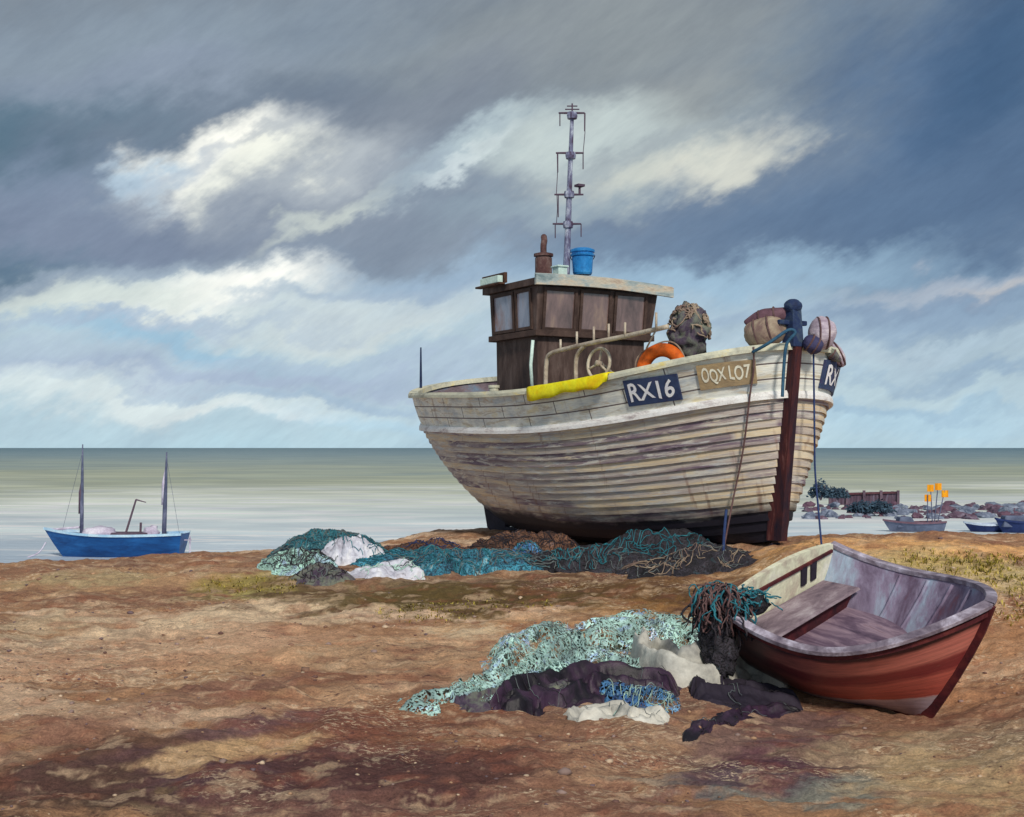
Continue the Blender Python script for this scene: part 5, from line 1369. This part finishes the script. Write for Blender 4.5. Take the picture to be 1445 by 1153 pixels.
def blue_yawl():
    Y = 54; c = P(162, 790, Y); sc = Y/F
    e = empty('yawl', (c.x, c.y, SEA-.25)); tag(e, 'small royal blue two-masted boat lying at the water edge on the left', 'yawl')
    L = 200*sc; f = small_hull(L, 1.9, 1.18, 1.0, .25, .8, .22, .05)
    build_hull(f, [M['b_blue'], M['b_rail']], e)
    mb = MB(); U = [i/20 for i in range(21)]
    mb.grid([[f(u, .9, s_, -.05) for u in U] for s_ in (1, .0001, -1)] if False else [[f(u, .93, 1, -.04) for u in U], [f(u, .93, -1, -.04) for u in U]]); mb.build('deck', M['b_deck'], e)
    X = lambda px: (px-162)*sc
    Z = lambda py: EYE-(py-HY)*sc-(SEA-.25)
    mb = MB(); mb.blob((X(140), 0, Z(752)), (.8, .5, .27), 3, .25, 1.8, 2); mb.build('cuddy', M['b_deck'], e, smooth=True)
    mb = MB(); mb.box((X(160), -.45, .85), (X(212), .45, 1.28)); mb.build('coaming', M['b_dark'], e, bevel=.05)
    mb = MB(); mb.blob((X(213), 0, Z(752)), (.34, .35, .30), 3, .35, 2.0, 4); mb.build('gear_heap', M['b_deck'], e, smooth=True)
    for px, pyt, r0, kink in ((115, 627, .085, 0), (231, 638, .10, .08)):
        mb = MB(); b0 = Vector((X(px), 0, .8)); t = Vector((X(px)+kink+.05, 0, Z(pyt)))
        mb.tube([b0, b0.lerp(t, .35), b0.lerp(t, .7), t], [r0, r0*.95, r0*.7, r0*.3], 8)
        ms = mb.build('mast', M['b_mast'], e, smooth=True)
        mb = MB(); a = b0.lerp(t, .30 if px < 200 else .42); mb.tube([a+Vector((-.10, .03, 0)), a+Vector((-.04, .04, .9)), a+Vector((.02, .03, 1.5))], [.06, .11, .04], 7); mb.build('furled_sail', M['b_deck'] if px > 200 else M['b_dark'], ms, smooth=True)
        mb = MB(); mb.tube([b0+Vector((-.9 if px < 200 else .7, 0, .2)), t+Vector((0, 0, -.3))], .007, 4); mb.build('stay', M['b_mast'], ms)
    mb = MB(); mb.tube([(X(176), 0, 1.1), (X(192), 0, Z(705))], [.05, .04], 7); mb.tube([(X(192), 0, Z(705)), (X(206), 0, Z(709))], [.035, .02], 6); mb.build('derrick', M['b_dark'], e)
    mb = MB(); mb.tube([(X(68), 0, Z(748)), (X(112), 0, Z(744))], .05, 7); mb.build('bowsprit', M['b_deck'], e)
    mb = MB(); mb.tube([(X(195), .3, 1.1), (X(196), .3, Z(738))], .05, 6); mb.build('post', M['b_dark'], e)
    mb = MB(); mb.tube([(X(268), 0, -.4), (X(268), 0, Z(757))], .035, 6); mb.bar((X(260), 0, Z(762)), (X(270), 0, Z(762)), .04, .04); mb.build('outboard_bracket', M['b_deck'], e)
    a = Vector((c.x+X(65), c.y-.02, SEA-.25+Z(765))); 
    rope('anchor_warp', 'pale rope running from the bow of the blue yawl into the water', [a, a+Vector((-.25, -.1, -.42)), a+Vector((-.65, -.3, -.62)), a+Vector((-1.1, -.5, -.78))], .03, M['b_deck'])
blue_yawl()
M['grey_blue'] = pmat('grey_blue_paint', [A(62, 70, 92), A(96, 104, 126)], 1.5); M['plum'] = pmat('plum_brown_paint', [A(74, 52, 66), A(106, 84, 96)], 1.5)
M['navy'] = pmat('navy_paint', [A(26, 36, 74), A(42, 58, 104)], 1.5); M['pale'] = pmat('pale_boat_paint', [A(140, 152, 170), A(176, 188, 202)], 1.5)
def skiff(name, label, px0, px1, py, Y, mats, H=.55, cab=None):
    sc = Y/F; cpx = (px0+px1)/2; c = P(cpx, py, Y)
    e = empty(name, (c.x, c.y, SEA-.1)); tag(e, label, 'skiff')
    f = small_hull((px1-px0)*sc, 1.3, H+.1, .5, .1, .7, .25, .1); build_hull(f, mats[:2], e)
    mb = MB(); U = [i/12 for i in range(13)]; mb.grid([[f(u, .75, 1, -.03) for u in U], [f(u, .75, -1, -.03) for u in U]]); mb.build('bottom_boards', mats[2], e)
    for k in (.45, .75):
        mb = MB(); a, b = f(k, .9, 1, -.03), f(k, .9, -1, -.03); mb.bar(a, b, .22, .04); mb.build('thwart', mats[1], e)
    if cab:
        a, b = cab; x0, x1 = (a-cpx)*sc, (b-cpx)*sc
        mb = MB(); mb.hexa([(x0, -.4, H*.7), (x1, -.4, H*.7), (x1, .4, H*.7), (x0, .4, H*.7), (x0+.15, -.33, H+.42), (x1-.3, -.33, H+.42), (x1-.3, .33, H+.42), (x0+.15, .33, H+.42)])
        mb.build('cuddy', mats[2], e, bevel=.04)
    return e
Ys = 70
skiff('skiff', 'grey and plum open boat on the right with the orange marker flags standing in it', 1246, 1332, 752, Ys, [M['grey_blue'], M['plum'], M['grey_blue']], .5, (1264, 1292))
skiff('skiff', 'small navy boat with a pale inside at the water edge, left of a bigger one', 1360, 1414, 753, Ys, [M['navy'], M['pale'], M['pale']], .4)
skiff('skiff', 'bigger navy boat with a raised cuddy at the right edge of the view', 1404, 1470, 753, Ys-.8, [M['navy'], M['navy'], M['grey_blue']], .6, (1412, 1455))
M['flag'] = pmat('orange_yellow_flag', [A(196, 112, 10), A(226, 150, 20)], 3, rough=.7)
for i, (pf, yt, yb, lab) in enumerate(((1309, 698, 726, 'lowest and leftmost orange marker flag over the grey boat'), (1313, 684, 744, 'orange marker flag just left of the tallest one'), (1324, 682, 744, 'tallest orange marker flag in the cluster'), (1333, 692, 740, 'orange marker flag furthest right, leaning out of the cluster'))):
    sc = Ys/F; base = P((1309, 1316, 1318, 1322)[i], 745, Ys-.1+.12*i)
    base.z = SEA+.25
    e = empty('marker_flag', base); tag(e, lab, 'marker flag', 'orange marker flags in the grey boat')
    t = P(pf, yt, base.y)-base; mb = MB(); mb.tube([(0, 0, 0), t], .03, 6); mb.build('pole', M['b_mast'], e)
    mb = MB(); w, h = .36, .38; rows = []
    for a in range(7): rows.append([Vector((lerp(-w*.45, w*.55, a/6), .05*math.sin(a*1.1+i), dz)) + t for dz in (-h, -h*.5, 0)])
    mb.grid(rows); mb.grid([[p+Vector((0, .02, 0)) for p in r] for r in rows])
    mb.build('flag', M['flag'], e, smooth=True)
# ------------------------------------------------------------------ rocks, bushes and groyne across the inlet
M['rock'] = [pmat('plum_rock', [A(58, 48, 66), A(86, 68, 82), A(120, 114, 130)], 1.0), pmat('grey_rock', [A(64, 72, 92), A(98, 106, 124), A(136, 144, 160)], 1.0), pmat('maroon_rock', [A(70, 50, 66), A(100, 76, 90)], 1.0)]
rng = random.Random(11); protos = []
for k in range(6):
    mb = MB(); mb.blob((0, 0, .1), (1, .8, .7), 3, .45, 1.3, 20+k)
    me = mb.build('rock', M['rock'][k % 3]).data; o = COL.objects[-1] if False else None; protos.append(me)
for o in [o for o in COL.objects if o.name.startswith('rock') and not o.get('label')]: bpy.data.objects.remove(o)
kinds = ('plum', 'grey', 'maroon')
nrock = 0
for i in range(130):
    px = 1140+i*2.55+rng.uniform(-4, 4); Y = rng.uniform(82, 100); py = HY+(EYE-SEA)*F/Y
    s = rng.uniform(.20, .52)*(1.2 if px > 1330 else .95)
    k = rng.randrange(6); o = bpy.data.objects.new('rock', protos[k]); w = P(px, py, Y)
    o.location = (w.x, w.y, SEA); o.rotation_euler = (rng.uniform(-.3, .3), rng.uniform(-.3, .3), rng.uniform(0, 6.28)); o.scale = (s*1.25, s, s*rng.uniform(.7, 1.1)); link(o)
    tag(o, kinds[k % 3]+' boulder in the low rock bank across the inlet', 'rock', kinds[k % 3]+' boulders of the rock bank across the inlet')
M['leaf'] = [pmat('teal_leaves', [A(36, 54, 72), A(62, 84, 100)], 2, bump=0), pmat('dark_teal_leaves', [A(28, 40, 56), A(46, 66, 80)], 2, bump=0)]
def bush(label, px, py, Y, r, h, seed, n=420):
    c = P(px, py, Y); rng = random.Random(seed); mb = MB()
    e = empty('bush', c); tag(e, label, 'bush')
    for i in range(n):
        d = Vector((rng.gauss(0, 1), rng.gauss(0, 1), abs(rng.gauss(0, 1)))).normalized()
        k = rng.uniform(.45, 1.0)*(1+.35*mnoise.noise(d*2+Vector((seed, 0, 0)))); p = Vector((d.x*r*k, d.y*r*.7*k, d.z*h*k))
        a = Vector((rng.gauss(0, 1), rng.gauss(0, 1), rng.gauss(0, 1))).normalized()*.16; b = a.orthogonal().normalized()*.08
        mb.add([p-a, p-b, p+a, p+b], [(0, 1, 2, 3)], rng.randrange(2))
    mb.build('foliage', M['leaf'], e, fix=False)
    mb = MB()
    for k in range(6):
        a = 1.05*k; mb.tube([(0, 0, -.2), (math.cos(a)*r*.3, math.sin(a)*r*.25, h*.4), (math.cos(a)*r*.6, math.sin(a)*r*.4, h*.75)], [.06, .04, .015], 5)
    mb.build('stems', M['b_dark'], e)
bush('dark teal bush growing at the end of the groyne beside the big bow', 1158, 702, 95, .95, 1.3, 1)
bush('low teal bush right of the bow against the left end of the groyne', 1182, 702, 97, 1.0, .75, 2)
bush('wide low teal bush in the rocks in front of the groyne', 1214, 722, 86, 1.1, .72, 3)
bush('small fan-shaped teal bush in the rocks under the right end of the groyne', 1243, 722, 86, .95, .78, 4)
def groyne():
    Y = 103; a = P(1170, 712, Y); b = P(1266, 712, Y); sc = Y/F
    e = empty('groyne', (a.x, Y, SEA)); tag(e, 'low dark maroon timber groyne standing in the water across the inlet', 'groyne')
    wdt = b.x-a.x; z1 = P(0, 694, Y).z-SEA
    rng = random.Random(3)
    mb = MB(); n = 22
    for i in range(n):
        x0, x1 = wdt*i/n, wdt*(i+.94)/n; zt = z1-.14+.16*i/n+rng.uniform(-.06, .04); mb.box((x0, -.05-rng.random()*.03, -.3), (x1, .05, zt))
    mb.build('planking', pmat('maroon_groyne_boards', [A(44, 36, 52), A(70, 54, 68), A(96, 90, 108)], .8, (3, 3, .5)), e)
    mb = MB(); mb.bar((-.1, -.14, z1-.2), (wdt+.1, -.14, z1-.04), .16, .16); mb.build('waling', pmat('dark_waling_timber', [A(54, 30, 40), A(84, 50, 58)], 1), e)
    for i in range(5):
        x = wdt*i/4; mb = MB(); mb.box((x-.1, -.32, -.4), (x+.1, -.2, z1+.12)); mb.build('post', M['b_dark'], e)
groyne()
